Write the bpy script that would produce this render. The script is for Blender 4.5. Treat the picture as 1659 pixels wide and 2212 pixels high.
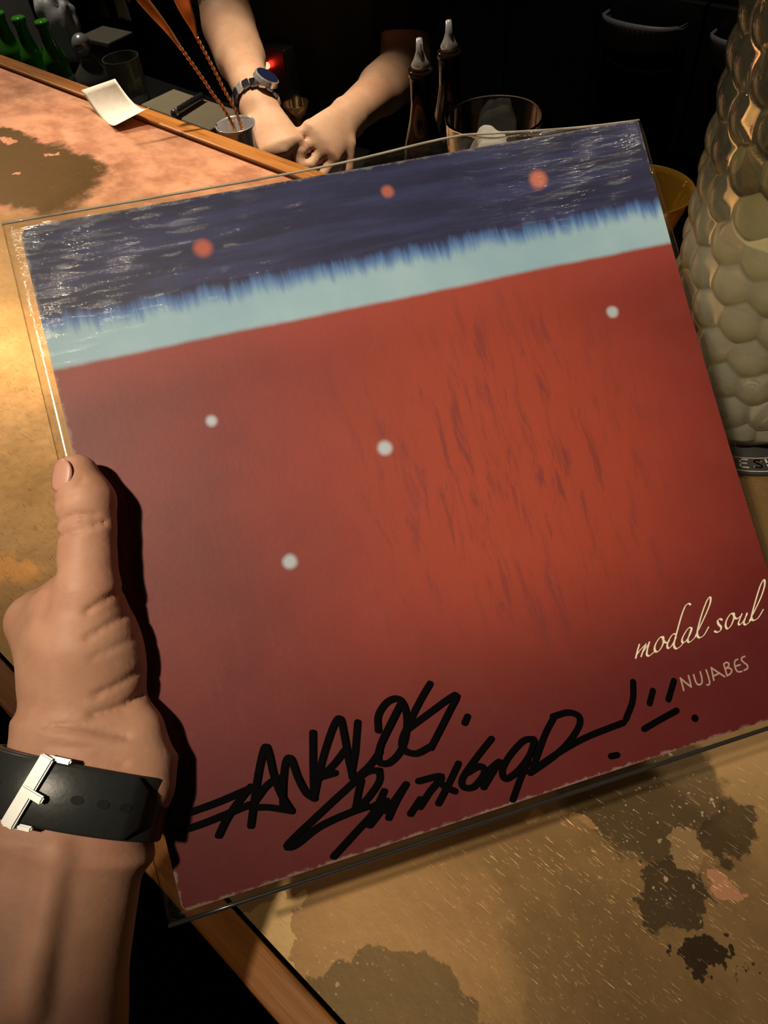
import bpy, bmesh, math, random
import numpy as np
from mathutils import Vector, Matrix

for o in list(bpy.data.objects):
    bpy.data.objects.remove(o)
random.seed(4)
np.random.seed(4)
scene = bpy.context.scene
C = scene.collection

# ------------------------------------------------------------------ camera
F = 1661.0
CX, CY = 829.5, 1106.0
BAR = 1.05                        # height of the bar top
CAMH = 0.46                       # camera above the bar top
CAMZ = BAR + CAMH
_v = np.array([1000 - CX, 2500 - CY, F]); _v /= np.linalg.norm(_v)
_yw = np.array([0, 0, 1.0]) - _v[2] * _v; _yw /= np.linalg.norm(_yw)
_zw = -_v
_xw = np.cross(_yw, _zw)
M = np.array([_xw, _yw, _zw])     # camera (x right, y down, z forward) -> world axes
cam_d = bpy.data.cameras.new('camera')
cam = bpy.data.objects.new('camera', cam_d)
C.objects.link(cam)
cam_d.sensor_fit = 'HORIZONTAL'
cam_d.sensor_width = 36
cam_d.lens = 36 * F / 1659
cam_d.clip_start = 0.02
mw = Matrix.Identity(4)
for i in range(3):
    mw[i][0] = M[i, 0]; mw[i][1] = -M[i, 1]; mw[i][2] = -M[i, 2]
mw[2][3] = CAMZ
cam.matrix_world = mw
scene.camera = cam

# ------------------------------------------------------------------ world, lights, exposure
w = bpy.data.worlds.new('night_room')
scene.world = w
w.use_nodes = True
w.node_tree.nodes['Background'].inputs[0].default_value = (1.0, 0.8, 0.6, 1)
w.node_tree.nodes['Background'].inputs[1].default_value = 0.006
scene.view_settings.view_transform = 'Standard'
scene.view_settings.look = 'None'
scene.view_settings.gamma = 1
scene.view_settings.use_curve_mapping = False
scene.view_settings.exposure = 0.0

def spot(name, loc, target, watts, cone, blend, radius, col):
    d = bpy.data.lights.new(name, 'SPOT')
    d.energy = watts; d.spot_size = math.radians(cone); d.spot_blend = blend
    d.shadow_soft_size = radius; d.color = col
    o = bpy.data.objects.new(name, d); C.objects.link(o)
    o.location = loc
    o.rotation_euler = (Vector(target) - Vector(loc)).to_track_quat('-Z', 'Y').to_euler()
    return o

WARM = (1.0, 0.76, 0.50)
spot('downlight_near', (-0.48, -0.20, BAR + 1.35), (0.11, 0.28, BAR + 0.10), 108, 29, 1.0, 0.03, (1.0, 0.83, 0.62))
spot('downlight_far_left', (-1.25, 2.09, BAR + 1.20), (-0.40, 0.72, BAR), 56, 50, 0.9, 0.035, WARM)
spot('downlight_far', (0.02, 1.22, BAR + 1.15), (-0.14, 1.06, BAR), 98, 46, 0.9, 0.025, (1.0, 0.80, 0.56))
spot('downlight_right', (0.50, 0.80, BAR + 1.20), (0.28, 0.52, BAR + 0.05), 42, 34, 1.0, 0.03, (1.0, 0.84, 0.62))
spot('fill_work', (-0.75, 2.05, BAR + 1.15), (-0.62, 1.90, BAR - 0.20), 34, 80, 0.9, 0.04, (1.0, 0.86, 0.68))  # added fill light, brightens the bottles and tray on the worktop
spot('fill_back', (0.45, 1.45, BAR + 1.20), (0.62, 1.62, BAR - 0.10), 16, 45, 1.0, 0.04, (1.0, 0.88, 0.74))  # added weak fill, makes the back bar pulls readable

# ------------------------------------------------------------------ geometry helpers
def D(px, py, depth):
    """point seen at a pixel, at a depth along the view axis"""
    r = M @ np.array([(px - CX) / F, (py - CY) / F, 1.0]) * depth
    return np.array([r[0], r[1], r[2] + CAMZ])

def P(px, py, h=0.0):
    """point seen at a pixel, at height h above the bar top"""
    r = M @ np.array([(px - CX) / F, (py - CY) / F, 1.0])
    t = (BAR + h - CAMZ) / r[2]
    return np.array([r[0] * t, r[1] * t, BAR + h])

BX = np.array([0.6865, -0.7271, 0.0]); BX /= np.linalg.norm(BX)
BY = np.array([-BX[1], BX[0], 0.0])
BAR_ROT = math.atan2(BX[1], BX[0])
def BW(x, y, h=0.0):
    p = BX * x + BY * y
    return np.array([p[0], p[1], BAR + h])
def BL(p):
    return float(BX @ p), float(BY @ p)

def mesh_obj(name, verts, faces, mat=None, parent=None, smooth=False):
    me = bpy.data.meshes.new(name)
    me.from_pydata([tuple(map(float, v)) for v in verts], [], [tuple(map(int, f)) for f in faces])
    me.update()
    if smooth:
        me.polygons.foreach_set('use_smooth', [True] * len(me.polygons))
    o = bpy.data.objects.new(name, me)
    C.objects.link(o)
    if mat: me.materials.append(mat)
    if parent: o.parent = parent
    return o

def bm_obj(name, bm, mat=None, parent=None, smooth=False, bevel=0, seg=2):
    if bevel:
        bmesh.ops.bevel(bm, geom=bm.edges[:], offset=bevel, segments=seg, affect='EDGES', profile=0.5)
    bmesh.ops.recalc_face_normals(bm, faces=bm.faces[:])
    me = bpy.data.meshes.new(name)
    bm.to_mesh(me); bm.free()
    if smooth:
        me.polygons.foreach_set('use_smooth', [True] * len(me.polygons))
    o = bpy.data.objects.new(name, me)
    C.objects.link(o)
    if mat: me.materials.append(mat)
    if parent: o.parent = parent
    return o

def empty(name, loc=(0, 0, 0), rotz=0.0):
    o = bpy.data.objects.new(name, None)
    C.objects.link(o)
    o.empty_display_size = 0.05
    o.location = tuple(map(float, loc)); o.rotation_euler = (0, 0, rotz)
    return o

def tag(o, label, cat, group=None, kind=None):
    o['label'] = label; o['category'] = cat
    if group: o['group'] = group
    if kind: o['kind'] = kind
    return o

def box_bm(x0, x1, y0, y1, z0, z1, bm=None):
    bm = bm or bmesh.new()
    vs = [bm.verts.new((x, y, z)) for z in (z0, z1) for y in (y0, y1) for x in (x0, x1)]
    for f in ((0, 2, 3, 1), (4, 5, 7, 6), (0, 1, 5, 4), (2, 6, 7, 3), (0, 4, 6, 2), (1, 3, 7, 5)):
        bm.faces.new([vs[i] for i in f])
    return bm

def lathe(name, prof, mat, parent=None, seg=48, smooth=True, cap=False):
    """prof = [(r, z)...] turned about local z"""
    vs, fs = [], []
    n = len(prof)
    for i in range(seg):
        a = 2 * math.pi * i / seg
        for r, z in prof:
            vs.append((r * math.cos(a), r * math.sin(a), z))
    for i in range(seg):
        j = (i + 1) % seg
        for k in range(n - 1):
            fs.append((i * n + k, j * n + k, j * n + k + 1, i * n + k + 1))
    bm = bmesh.new()
    bv = [bm.verts.new(v) for v in vs]
    for f in fs:
        try: bm.faces.new([bv[i] for i in f])
        except ValueError: pass
    bmesh.ops.remove_doubles(bm, verts=bm.verts[:], dist=1e-6)
    if cap:
        bmesh.ops.holes_fill(bm, edges=[e for e in bm.edges if e.is_boundary])
    return bm_obj(name, bm, mat, parent, smooth)

def tube_data(pts, radii, seg=10, flat=None):
    """swept tube along pts (np arrays); closed ends. flat = squash factor along a side axis per point"""
    pts = [np.asarray(p, float) for p in pts]
    n = len(pts)
    vs, fs = [], []
    up = np.array([0.13, 0.21, 0.97])
    prev = None
    for i, p in enumerate(pts):
        t = pts[min(i + 1, n - 1)] - pts[max(i - 1, 0)]
        t = t / (np.linalg.norm(t) + 1e-12)
        if prev is None:
            a = np.cross(t, up); a /= np.linalg.norm(a)
        else:
            a = prev - (prev @ t) * t; a /= np.linalg.norm(a)
        prev = a
        b = np.cross(t, a)
        r = radii[i] if hasattr(radii, '__len__') else radii
        ra, rb = r if hasattr(r, '__len__') else (r, r)
        for k in range(seg):
            an = 2 * math.pi * k / seg
            vs.append(p + a * ra * math.cos(an) + b * rb * math.sin(an))
    for i in range(n - 1):
        for k in range(seg):
            l = (k + 1) % seg
            fs.append((i * seg + k, i * seg + l, (i + 1) * seg + l, (i + 1) * seg + k))
    fs.append(tuple(range(seg - 1, -1, -1)))
    fs.append(tuple((n - 1) * seg + k for k in range(seg)))
    return vs, fs

def tube(name, pts, radii, mat, parent=None, seg=10, smooth=True):
    v, f = tube_data(pts, radii, seg)
    return mesh_obj(name, v, f, mat, parent, smooth)

def catmull(pts, n=8):
    pts = [np.asarray(p, float) for p in pts]
    if len(pts) < 3:
        return [pts[0] + (pts[-1] - pts[0]) * i / n for i in range(n + 1)]
    q = [2 * pts[0] - pts[1]] + pts + [2 * pts[-1] - pts[-2]]
    out = []
    for i in range(1, len(q) - 2):
        p0, p1, p2, p3 = q[i - 1:i + 3]
        for k in range(n):
            t = k / n
            out.append(0.5 * (2 * p1 + (p2 - p0) * t + (2 * p0 - 5 * p1 + 4 * p2 - p3) * t * t + (3 * p1 - p0 - 3 * p2 + p3) * t ** 3))
    out.append(pts[-1])
    return out

# ------------------------------------------------------------------ signed-distance modelling (bodies, one continuous surface)
def sd_capsule(X, a, b, ra, rb):
    a = np.asarray(a); b = np.asarray(b)
    ba = b - a
    h = np.clip(((X - a) @ ba) / (ba @ ba), 0, 1)
    return np.linalg.norm(X - a - h[..., None] * ba, axis=-1) - (ra + (rb - ra) * h)

def sd_ellipsoid(X, c, axes, radii):
    q = (X - np.asarray(c)) @ np.asarray(axes).T
    r = np.asarray(radii)
    k0 = np.linalg.norm(q / r, axis=-1)
    k1 = np.linalg.norm(q / (r * r), axis=-1) + 1e-9
    return k0 * (k0 - 1) / k1

def sd_econe(X, a, b, side, Aa, Ba, Ab, Bb):
    """elliptical tube a->b; 'side' = direction of the wide semi-axis"""
    a = np.asarray(a); b = np.asarray(b)
    ba = b - a; L = np.linalg.norm(ba); t = ba / L
    s = side - (side @ t) * t; s = s / np.linalg.norm(s)
    n = np.cross(t, s)
    d = X - a
    u = d @ t
    h = np.clip(u / L, 0, 1)
    A = Aa + (Ab - Aa) * h; B = Ba + (Bb - Ba) * h
    k = np.sqrt(((d @ s) / A) ** 2 + ((d @ n) / B) ** 2)
    dr = (k - 1) * np.minimum(A, B)
    dz = np.maximum(-u, u - L)
    return np.where(dz > 0, np.sqrt(np.maximum(dr, 0) ** 2 + dz ** 2) + np.minimum(dr, 0), dr)

def smin(a, b, k):
    h = np.clip(0.5 + 0.5 * (b - a) / k, 0, 1)
    return b + (a - b) * h - k * h * (1 - h)

def surface_net(f, lo, hi, h):
    lo = np.asarray(lo, float)
    n = np.ceil((np.asarray(hi) - lo) / h).astype(int) + 1
    ax = [lo[i] + h * np.arange(n[i]) for i in range(3)]
    V = np.empty(tuple(n))
    for i0 in range(0, n[0], 24):
        g = np.stack(np.meshgrid(ax[0][i0:i0 + 24], ax[1], ax[2], indexing='ij'), -1)
        V[i0:i0 + 24] = f(g)
    S = V < 0
    c = np.zeros(tuple(n - 1), int)
    for dx in (0, 1):
        for dy in (0, 1):
            for dz in (0, 1):
                c += S[dx:n[0] - 1 + dx, dy:n[1] - 1 + dy, dz:n[2] - 1 + dz]
    act = (c > 0) & (c < 8)
    idx = -np.ones(act.shape, int)
    I = np.argwhere(act)
    idx[act] = np.arange(len(I))
    acc = np.zeros((len(I), 3)); cnt = np.zeros(len(I))
    corners = [(x, y, z) for x in (0, 1) for y in (0, 1) for z in (0, 1)]
    for p in corners:
        for k in range(3):
            if p[k] == 0:
                q = list(p); q[k] = 1
                va = V[I[:, 0] + p[0], I[:, 1] + p[1], I[:, 2] + p[2]]
                vb = V[I[:, 0] + q[0], I[:, 1] + q[1], I[:, 2] + q[2]]
                m = (va < 0) != (vb < 0)
                t = np.where(m, va / (va - vb + 1e-15), 0)
                pt = np.array(p, float)[None].repeat(len(I), 0)
                pt[:, k] += t
                acc[m] += pt[m]; cnt[m] += 1
    verts = lo + h * (I + acc / cnt[:, None])
    faces = []
    for k in range(3):
        u, v = (k + 1) % 3, (k + 2) % 3
        sl0 = [slice(None)] * 3; sl1 = [slice(None)] * 3
        sl0[k] = slice(0, -1); sl1[k] = slice(1, None)
        a = S[tuple(sl0)]; b = S[tuple(sl1)]
        for flip, mk in ((False, a & ~b), (True, ~a & b)):
            E = np.argwhere(mk)
            E = E[(E[:, u] > 0) & (E[:, v] > 0) & (E[:, u] < n[u] - 1) & (E[:, v] < n[v] - 1)]
            if not len(E): continue
            def g(du, dv):
                q = E.copy(); q[:, u] -= du; q[:, v] -= dv
                return idx[q[:, 0], q[:, 1], q[:, 2]]
            qd = np.stack([g(1, 1), g(0, 1), g(0, 0), g(1, 0)], 1)
            if flip: qd = qd[:, ::-1]
            faces.append(qd)
    return verts, np.concatenate(faces)

def sdf_obj(name, f, lo, hi, h, mat, parent=None, origin=None):
    v, q = surface_net(f, lo, hi, h)
    if origin is not None: v = v - np.asarray(origin)
    me = bpy.data.meshes.new(name)
    me.vertices.add(len(v)); me.vertices.foreach_set('co', v.ravel())
    me.loops.add(q.size); me.loops.foreach_set('vertex_index', q.ravel())
    me.polygons.add(len(q))
    me.polygons.foreach_set('loop_start', np.arange(0, q.size, 4))
    me.update(calc_edges=True)
    me.polygons.foreach_set('use_smooth', [True] * len(q))
    me.validate()
    o = bpy.data.objects.new(name, me)
    C.objects.link(o)
    if mat: me.materials.append(mat)
    if parent: o.parent = parent
    return o

# ------------------------------------------------------------------ material helpers
class NT:
    def __init__(s, name):
        s.m = bpy.data.materials.new(name); s.m.use_nodes = True
        s.t = s.m.node_tree; s.n = s.t.nodes
        s.bsdf = s.n['Principled BSDF']; s.out = s.n['Material Output']
    def node(s, typ, **kw):
        nd = s.n.new('ShaderNode' + typ)
        for k, v in kw.items(): setattr(nd, k, v)
        return nd
    def set(s, sock, v):
        if isinstance(v, bpy.types.NodeSocket): s.t.links.new(v, sock)
        else:
            if hasattr(sock.default_value, '__len__') and not hasattr(v, '__len__'):
                v = (v,) * len(sock.default_value)
            if hasattr(v, '__len__') and len(v) == 3 and len(sock.default_value) == 4: v = (*v, 1)
            sock.default_value = v
    def b(s, **kw):
        for k, v in kw.items(): s.set(s.bsdf.inputs[k.replace('_', ' ')], v)
        return s
    def coord(s, which='Object'): return s.node('TexCoord').outputs[which]
    def math(s, op, a, b=0.0, c=None, clamp=False):
        nd = s.node('Math', operation=op, use_clamp=clamp)
        s.set(nd.inputs[0], a); s.set(nd.inputs[1], b)
        if c is not None: s.set(nd.inputs[2], c)
        return nd.outputs[0]
    def vmath(s, op, a, b=(0, 0, 0), out=0):
        nd = s.node('VectorMath', operation=op)
        s.set(nd.inputs[0], a)
        if op == 'SCALE': s.set(nd.inputs['Scale'], b)
        else: s.set(nd.inputs[1], b)
        return nd.outputs['Value'] if op in ('LENGTH', 'DISTANCE', 'DOT_PRODUCT') else nd.outputs[0]
    def noise(s, vec, scale, detail=4, rough=0.5, dist=0.0, col=False):
        nd = s.node('TexNoise')
        s.set(nd.inputs['Vector'], vec); s.set(nd.inputs['Scale'], scale); s.set(nd.inputs['Detail'], detail)
        s.set(nd.inputs['Roughness'], rough); s.set(nd.inputs['Distortion'], dist)
        return nd.outputs['Color' if col else 'Fac']
    def voro(s, vec, scale, feature='F1', out='Distance', rnd=1.0):
        nd = s.node('TexVoronoi', feature=feature)
        s.set(nd.inputs['Vector'], vec); s.set(nd.inputs['Scale'], scale); s.set(nd.inputs['Randomness'], rnd)
        return nd.outputs[out]
    def map(s, vec, loc=(0, 0, 0), rot=(0, 0, 0), scale=(1, 1, 1)):
        nd = s.node('Mapping'); s.set(nd.inputs['Vector'], vec)
        s.set(nd.inputs['Location'], loc); s.set(nd.inputs['Rotation'], rot); s.set(nd.inputs['Scale'], scale)
        return nd.outputs[0]
    def ramp(s, v, a, b, lo=0.0, hi=1.0, smooth=True):
        nd = s.node('MapRange', interpolation_type='SMOOTHSTEP' if smooth else 'LINEAR')
        s.set(nd.inputs['Value'], v); s.set(nd.inputs['From Min'], a); s.set(nd.inputs['From Max'], b)
        s.set(nd.inputs['To Min'], lo); s.set(nd.inputs['To Max'], hi)
        return nd.outputs[0]
    def mix(s, f, a, b):
        nd = s.node('Mix', data_type='RGBA')
        s.set(nd.inputs['Factor'], f)
        s.set([i for i in nd.inputs if i.name == 'A' and i.type == 'RGBA'][0], a)
        s.set([i for i in nd.inputs if i.name == 'B' and i.type == 'RGBA'][0], b)
        return [o for o in nd.outputs if o.type == 'RGBA'][0]
    def sep(s, v):
        nd = s.node('SeparateXYZ'); s.set(nd.inputs[0], v); return nd.outputs
    def bump(s, h, strength=0.3, dist=0.001):
        nd = s.node('Bump'); s.set(nd.inputs['Height'], h); nd.inputs['Strength'].default_value = strength
        nd.inputs['Distance'].default_value = dist
        s.set(s.bsdf.inputs['Normal'], nd.outputs[0]); return nd.outputs[0]

def simple(name, col, rough=0.5, metal=0.0, var=0.12, nscale=40, bump=0.0, **kw):
    m = NT(name)
    n = m.noise(m.coord(), nscale, 4)
    dark = tuple(c * (1 - var) for c in col); lite = tuple(min(1, c * (1 + var)) for c in col)
    m.b(Base_Color=m.mix(n, dark, lite), Roughness=rough, Metallic=metal)
    for k, v in kw.items(): m.set(m.bsdf.inputs[k.replace('_', ' ')], v)
    if bump: m.bump(n, bump, 0.001)
    return m.m

def glass(name, col=(1, 1, 1), rough=0.02, ior=1.45):
    m = NT(name)
    n = m.noise(m.coord(), 30, 2)
    m.b(Base_Color=m.mix(n, tuple(c * 0.97 for c in col), col), Roughness=rough, IOR=ior, Transmission_Weight=1.0)
    return m.m

def wood(name, c0, c1, rough=0.4):
    m = NT(name)
    v = m.map(m.coord(), scale=(2.0, 40, 40))
    g = m.noise(v, 3.0, 6, 0.6, 0.6)
    g2 = m.noise(m.map(m.coord(), scale=(8, 160, 160)), 2.0, 3)
    col = m.mix(m.ramp(g, 0.3, 0.7), c0, c1)
    col = m.mix(m.ramp(g2, 0.55, 0.75, 0, 0.5), col, tuple(c * 0.35 for c in c0))
    m.b(Base_Color=col, Roughness=rough)
    m.bump(g2, 0.25, 0.0006)
    return m.m

# ------------------------------------------------------------------ the setting
M_dark_floor = simple('dark_floor_tile', (0.015, 0.013, 0.012), 0.6)
M_dark_wall = simple('dark_painted_wall', (0.02, 0.018, 0.016), 0.7)
def struct(name, bm, mat, loc=(0, 0, 0), rotz=0.0):
    o = bm_obj(name, bm, mat)
    o.location = tuple(map(float, loc)); o.rotation_euler = (0, 0, rotz)
    o['kind'] = 'structure'
    return o
fl = struct('floor', box_bm(-7.5, 3.2, -2.2, 2.4, -0.05, 0.0), M_dark_floor, rotz=BAR_ROT)
tag(fl, 'dark tiled floor of the unlit bar', 'floor')
wb = struct('wall_back', box_bm(-7.5, 3.2, 2.3, 2.4, 0.0, 2.8), M_dark_wall, rotz=BAR_ROT)
tag(wb, 'near black wall behind the back bar', 'wall')

# ------------------------------------------------------------------ bar counter
def patch_box(px, py, ex, ey):
    q = [BL(P(px + a * ex, py + b * ey)) for a, b in ((-1, 0), (1, 0), (0, -1), (0, 1))]
    c = BL(P(px, py))
    rx = max(abs(x[0] - c[0]) for x in q); ry = max(abs(x[1] - c[1]) for x in q)
    return c, (rx, ry)

def copper_material():
    m = NT('worn_copper_sheet')
    co = m.coord()
    n1 = m.noise(co, 9, 6, 0.65, col=True)
    n2 = m.noise(co, 55, 4, 0.6, col=True)
    warp = m.vmath('ADD', m.vmath('SCALE', m.vmath('SUBTRACT', n1, (0.5, 0.5, 0.5)), 0.13),
                   m.vmath('SCALE', m.vmath('SUBTRACT', n2, (0.5, 0.5, 0.5)), 0.016))
    p = m.vmath('ADD', co, warp)
    broad = m.noise(co, 5, 5, 0.6)
    fine = m.noise(co, 120, 5, 0.7)
    brass = m.mix(m.ramp(broad, 0.3, 0.7), (0.27, 0.165, 0.066), (0.42, 0.265, 0.115))
    pink = m.mix(m.ramp(m.noise(m.map(co, scale=(14, 22, 10)), 1.6, 5, 0.6), 0.32, 0.68), (0.50, 0.225, 0.13), (0.76, 0.40, 0.25))
    # pinkish bare copper away along the bar, yellower worn lacquer near
    sx = m.sep(p)
    far = m.ramp(m.math('SUBTRACT', sx[0], m.math('MULTIPLY', sx[1], 1.08)), -1.30, -1.40)
    col = m.mix(far, brass, pink)
    def patch(col, px, py, ex, ey, c, soft=0.12, amt=1.0):
        (cx, cy), (rx, ry) = patch_box(px, py, ex, ey)
        q = m.vmath('MULTIPLY', m.vmath('SUBTRACT', p, (cx, cy, 0)), (1 / rx, 1 / ry, 0))
        f = m.ramp(m.vmath('LENGTH', q), 1 + soft, 1 - soft, 0, amt)
        return m.mix(f, col, c), f
    olive = (0.115, 0.062, 0.018)
    dark = (0.055, 0.036, 0.016)
    tan = (0.42, 0.25, 0.10)
    gold = (0.58, 0.38, 0.16)
    col, f0 = patch(col, 50, 375, 180, 105, olive)
    col, _ = patch(col, 10, 320, 100, 55, olive)
    col, _ = patch(col, 20, 310, 16, 10, pink, 0.2)
    col, _ = patch(col, 115, 335, 16, 8, pink, 0.2)
    col, _ = patch(col, 30, 385, 12, 6, pink, 0.2)
    col, _ = patch(col, 25, 1000, 70, 120, (0.33, 0.20, 0.075), 0.4, 0.8)
    col, _ = patch(col, 30, 1220, 60, 50, (0.52, 0.27, 0.08), 0.4, 0.9)
    col, _ = patch(col, 30, 760, 90, 140, (0.55, 0.33, 0.12), 0.5, 0.9)
    # foreground stains
    col, _ = patch(col, 900, 1980, 330, 150, (0.40, 0.235, 0.095), 0.25, 0.8)
    col, _ = patch(col, 610, 2000, 105, 78, (0.60, 0.42, 0.19), 0.04, 0.9)
    col, f1 = patch(col, 860, 2200, 270, 92, (0.17, 0.112, 0.046), 0.03, 0.92)
    col, _ = patch(col, 690, 2160, 110, 95, (0.19, 0.125, 0.052), 0.05, 0.9)
    col, _ = patch(col, 1360, 2150, 260, 120, (0.24, 0.145, 0.058), 0.35, 0.85)
    col, f2 = patch(col, 1400, 1700, 240, 105, (0.105, 0.070, 0.032), 0.12, 0.88)
    col, f3 = patch(col, 1500, 1925, 105, 88, (0.075, 0.050, 0.024), 0.06, 0.92)
    col, _ = patch(col, 1625, 1790, 90, 80, (0.080, 0.052, 0.024), 0.08, 0.9)
    col, _ = patch(col, 1540, 2085, 50, 58, (0.035, 0.022, 0.011), 0.06, 0.95)
    col, _ = patch(col, 1535, 1838, 62, 36, (0.40, 0.26, 0.12), 0.06, 0.9)
    col, _ = patch(col, 1632, 1920, 46, 50, (0.62, 0.31, 0.17), 0.05)
    col, _ = patch(col, 1300, 1790, 30, 12, tan, 0.1)
    col, _ = patch(col, 1190, 1765, 26, 16, (0.46, 0.30, 0.13), 0.1)
    col, _ = patch(col, 1465, 1905, 14, 8, (0.62, 0.36, 0.22), 0.15)
    # specks and scratches
    vv = m.vmath('ADD', co, m.vmath('SCALE', n2, 0.012))
    fleck = m.math('MAXIMUM', m.ramp(m.math('ADD', m.voro(vv, 110), m.math('MULTIPLY', m.noise(co, 40, 2), 0.3)), 0.27, 0.22),
                   m.ramp(m.math('ADD', m.voro(vv, 260), m.math('MULTIPLY', m.noise(co, 70, 2), 0.4)), 0.34, 0.29))
    fl_zone = m.ramp(m.noise(co, 6, 2), 0.45, 0.62)
    col = m.mix(m.math('MULTIPLY', m.math('MULTIPLY', fleck, m.math('MAXIMUM', m.math('MULTIPLY', fl_zone, 0.6), m.math('MAXIMUM', f2, f3))), 0.8), col, (0.62, 0.52, 0.38))
    scr = None
    for rot, sc, thr in ((0.5, 90, 0.735), (-0.9, 70, 0.74), (1.25, 110, 0.73), (2.3, 75, 0.74), (2.9, 95, 0.735)):
        v = m.map(co, rot=(0, 0, rot), scale=(1.0, 22.0, 1.0))
        s = m.ramp(m.noise(v, sc, 2, 0.4), thr, thr + 0.05)
        scr = s if scr is None else m.math('MAXIMUM', scr, s)
    col = m.mix(m.math('MULTIPLY', scr, 0.2), col, (0.75, 0.60, 0.36))
    col = m.mix(m.ramp(fine, 0.60, 0.75, 0, 0.35), col, (0.14, 0.08, 0.03))
    rough = m.ramp(broad, 0.25, 0.75, 0.34, 0.50)
    m.b(Base_Color=col, Metallic=0.72, Roughness=m.math('ADD', rough, m.math('MULTIPLY', fine, 0.10)))
    hgt = m.math('ADD', m.math('MULTIPLY', m.noise(co, 26, 3), 0.8), m.math('ADD', m.math('MULTIPLY', fine, 0.2), m.math('MULTIPLY', scr, -0.5)))
    m.bump(hgt, 0.35, 0.0012)
    return m.m

M_copper = copper_material()
M_trim = wood('orange_oak_trim', (0.30, 0.105, 0.02), (0.46, 0.19, 0.045), 0.35)
M_panel = wood('dark_bar_panel', (0.018, 0.010, 0.006), (0.03, 0.018, 0.010), 0.6)
bar = empty('bar_counter', (0, 0, 0), BAR_ROT)
tag(bar, 'long bar counter topped with worn, stained copper sheet between wooden edge strips', 'bar counter')
X0, X1 = -3.6, 1.3
def bar_part(name, y0, y1, z0, z1, mat, bevel=0.0):
    return bm_obj(name, box_bm(X0, X1, y0, y1, BAR + z0, BAR + z1), mat, bar, bevel=bevel)
cs = bar_part('copper_top', 0.0022, 0.6050, -0.02, 0.0, M_copper)
cs['label'] = 'stained and scratched copper sheet'
bar_part('front_edge_strip', -0.0203, -0.0002, -0.045, 0.0015, M_trim, 0.002)['label'] = 'orange brown wooden strip on the drinking side'
bar_part('rear_edge_strip', 0.6085, 0.6345, -0.045, 0.005, M_trim, 0.003)['label'] = 'orange brown wooden strip on the serving side'
bar_part('substrate', -0.002, 0.61, -0.044, -0.0205, M_panel)
bar_part('front_panel', 0.10, 0.13, -BAR, -0.045, M_panel)
bar_part('rear_panel', 0.585, 0.61, -BAR, -0.045, M_panel)

# ------------------------------------------------------------------ record sleeve
S = 0.315
_p = np.array([-0.08371963, -0.15623712, -0.25260682, 0.02319391, -0.01663574, 0.36915938])
def rod(wv):
    t = np.linalg.norm(wv); k = wv / t
    K = np.array([[0, -k[2], k[1]], [k[2], 0, -k[0]], [-k[1], k[0], 0]])
    return np.eye(3) + math.sin(t) * K + (1 - math.cos(t)) * K @ K
SR = M @ rod(_p[:3])
SC = M @ _p[3:] + np.array([0, 0, CAMZ])
SXa, SYa, SZa = SR[:, 0], -SR[:, 1], -SR[:, 2]     # right, up the cover, out towards the reader
sl = empty('record_sleeve')
smw = Matrix.Identity(4)
for i in range(3):
    smw[i][0] = SXa[i]; smw[i][1] = SYa[i]; smw[i][2] = SZa[i]; smw[i][3] = SC[i]
sl.matrix_world = smw
tag(sl, 'signed red and blue record sleeve in clear plastic, held up by a hand', 'record sleeve')
def SL(px, py):
    """pixel -> (x, y) on the front of the cover"""
    r = M @ np.array([(px - CX) / F, (py - CY) / F, 1.0])
    o = np.array([0, 0, CAMZ])
    t = ((SC - o) @ SZa) / (r @ SZa)
    q = o + r * t - SC
    return float(q @ SXa), float(q @ SYa)
def ST(px, py, off):
    """point on the ray of a pixel, 'off' metres in front of (+) or behind (-) the cover"""
    r = M @ np.array([(px - CX) / F, (py - CY) / F, 1.0])
    o = np.array([0, 0, CAMZ])
    t = ((SC + SZa * off - o) @ SZa) / (r @ SZa)
    return o + r * t

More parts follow.
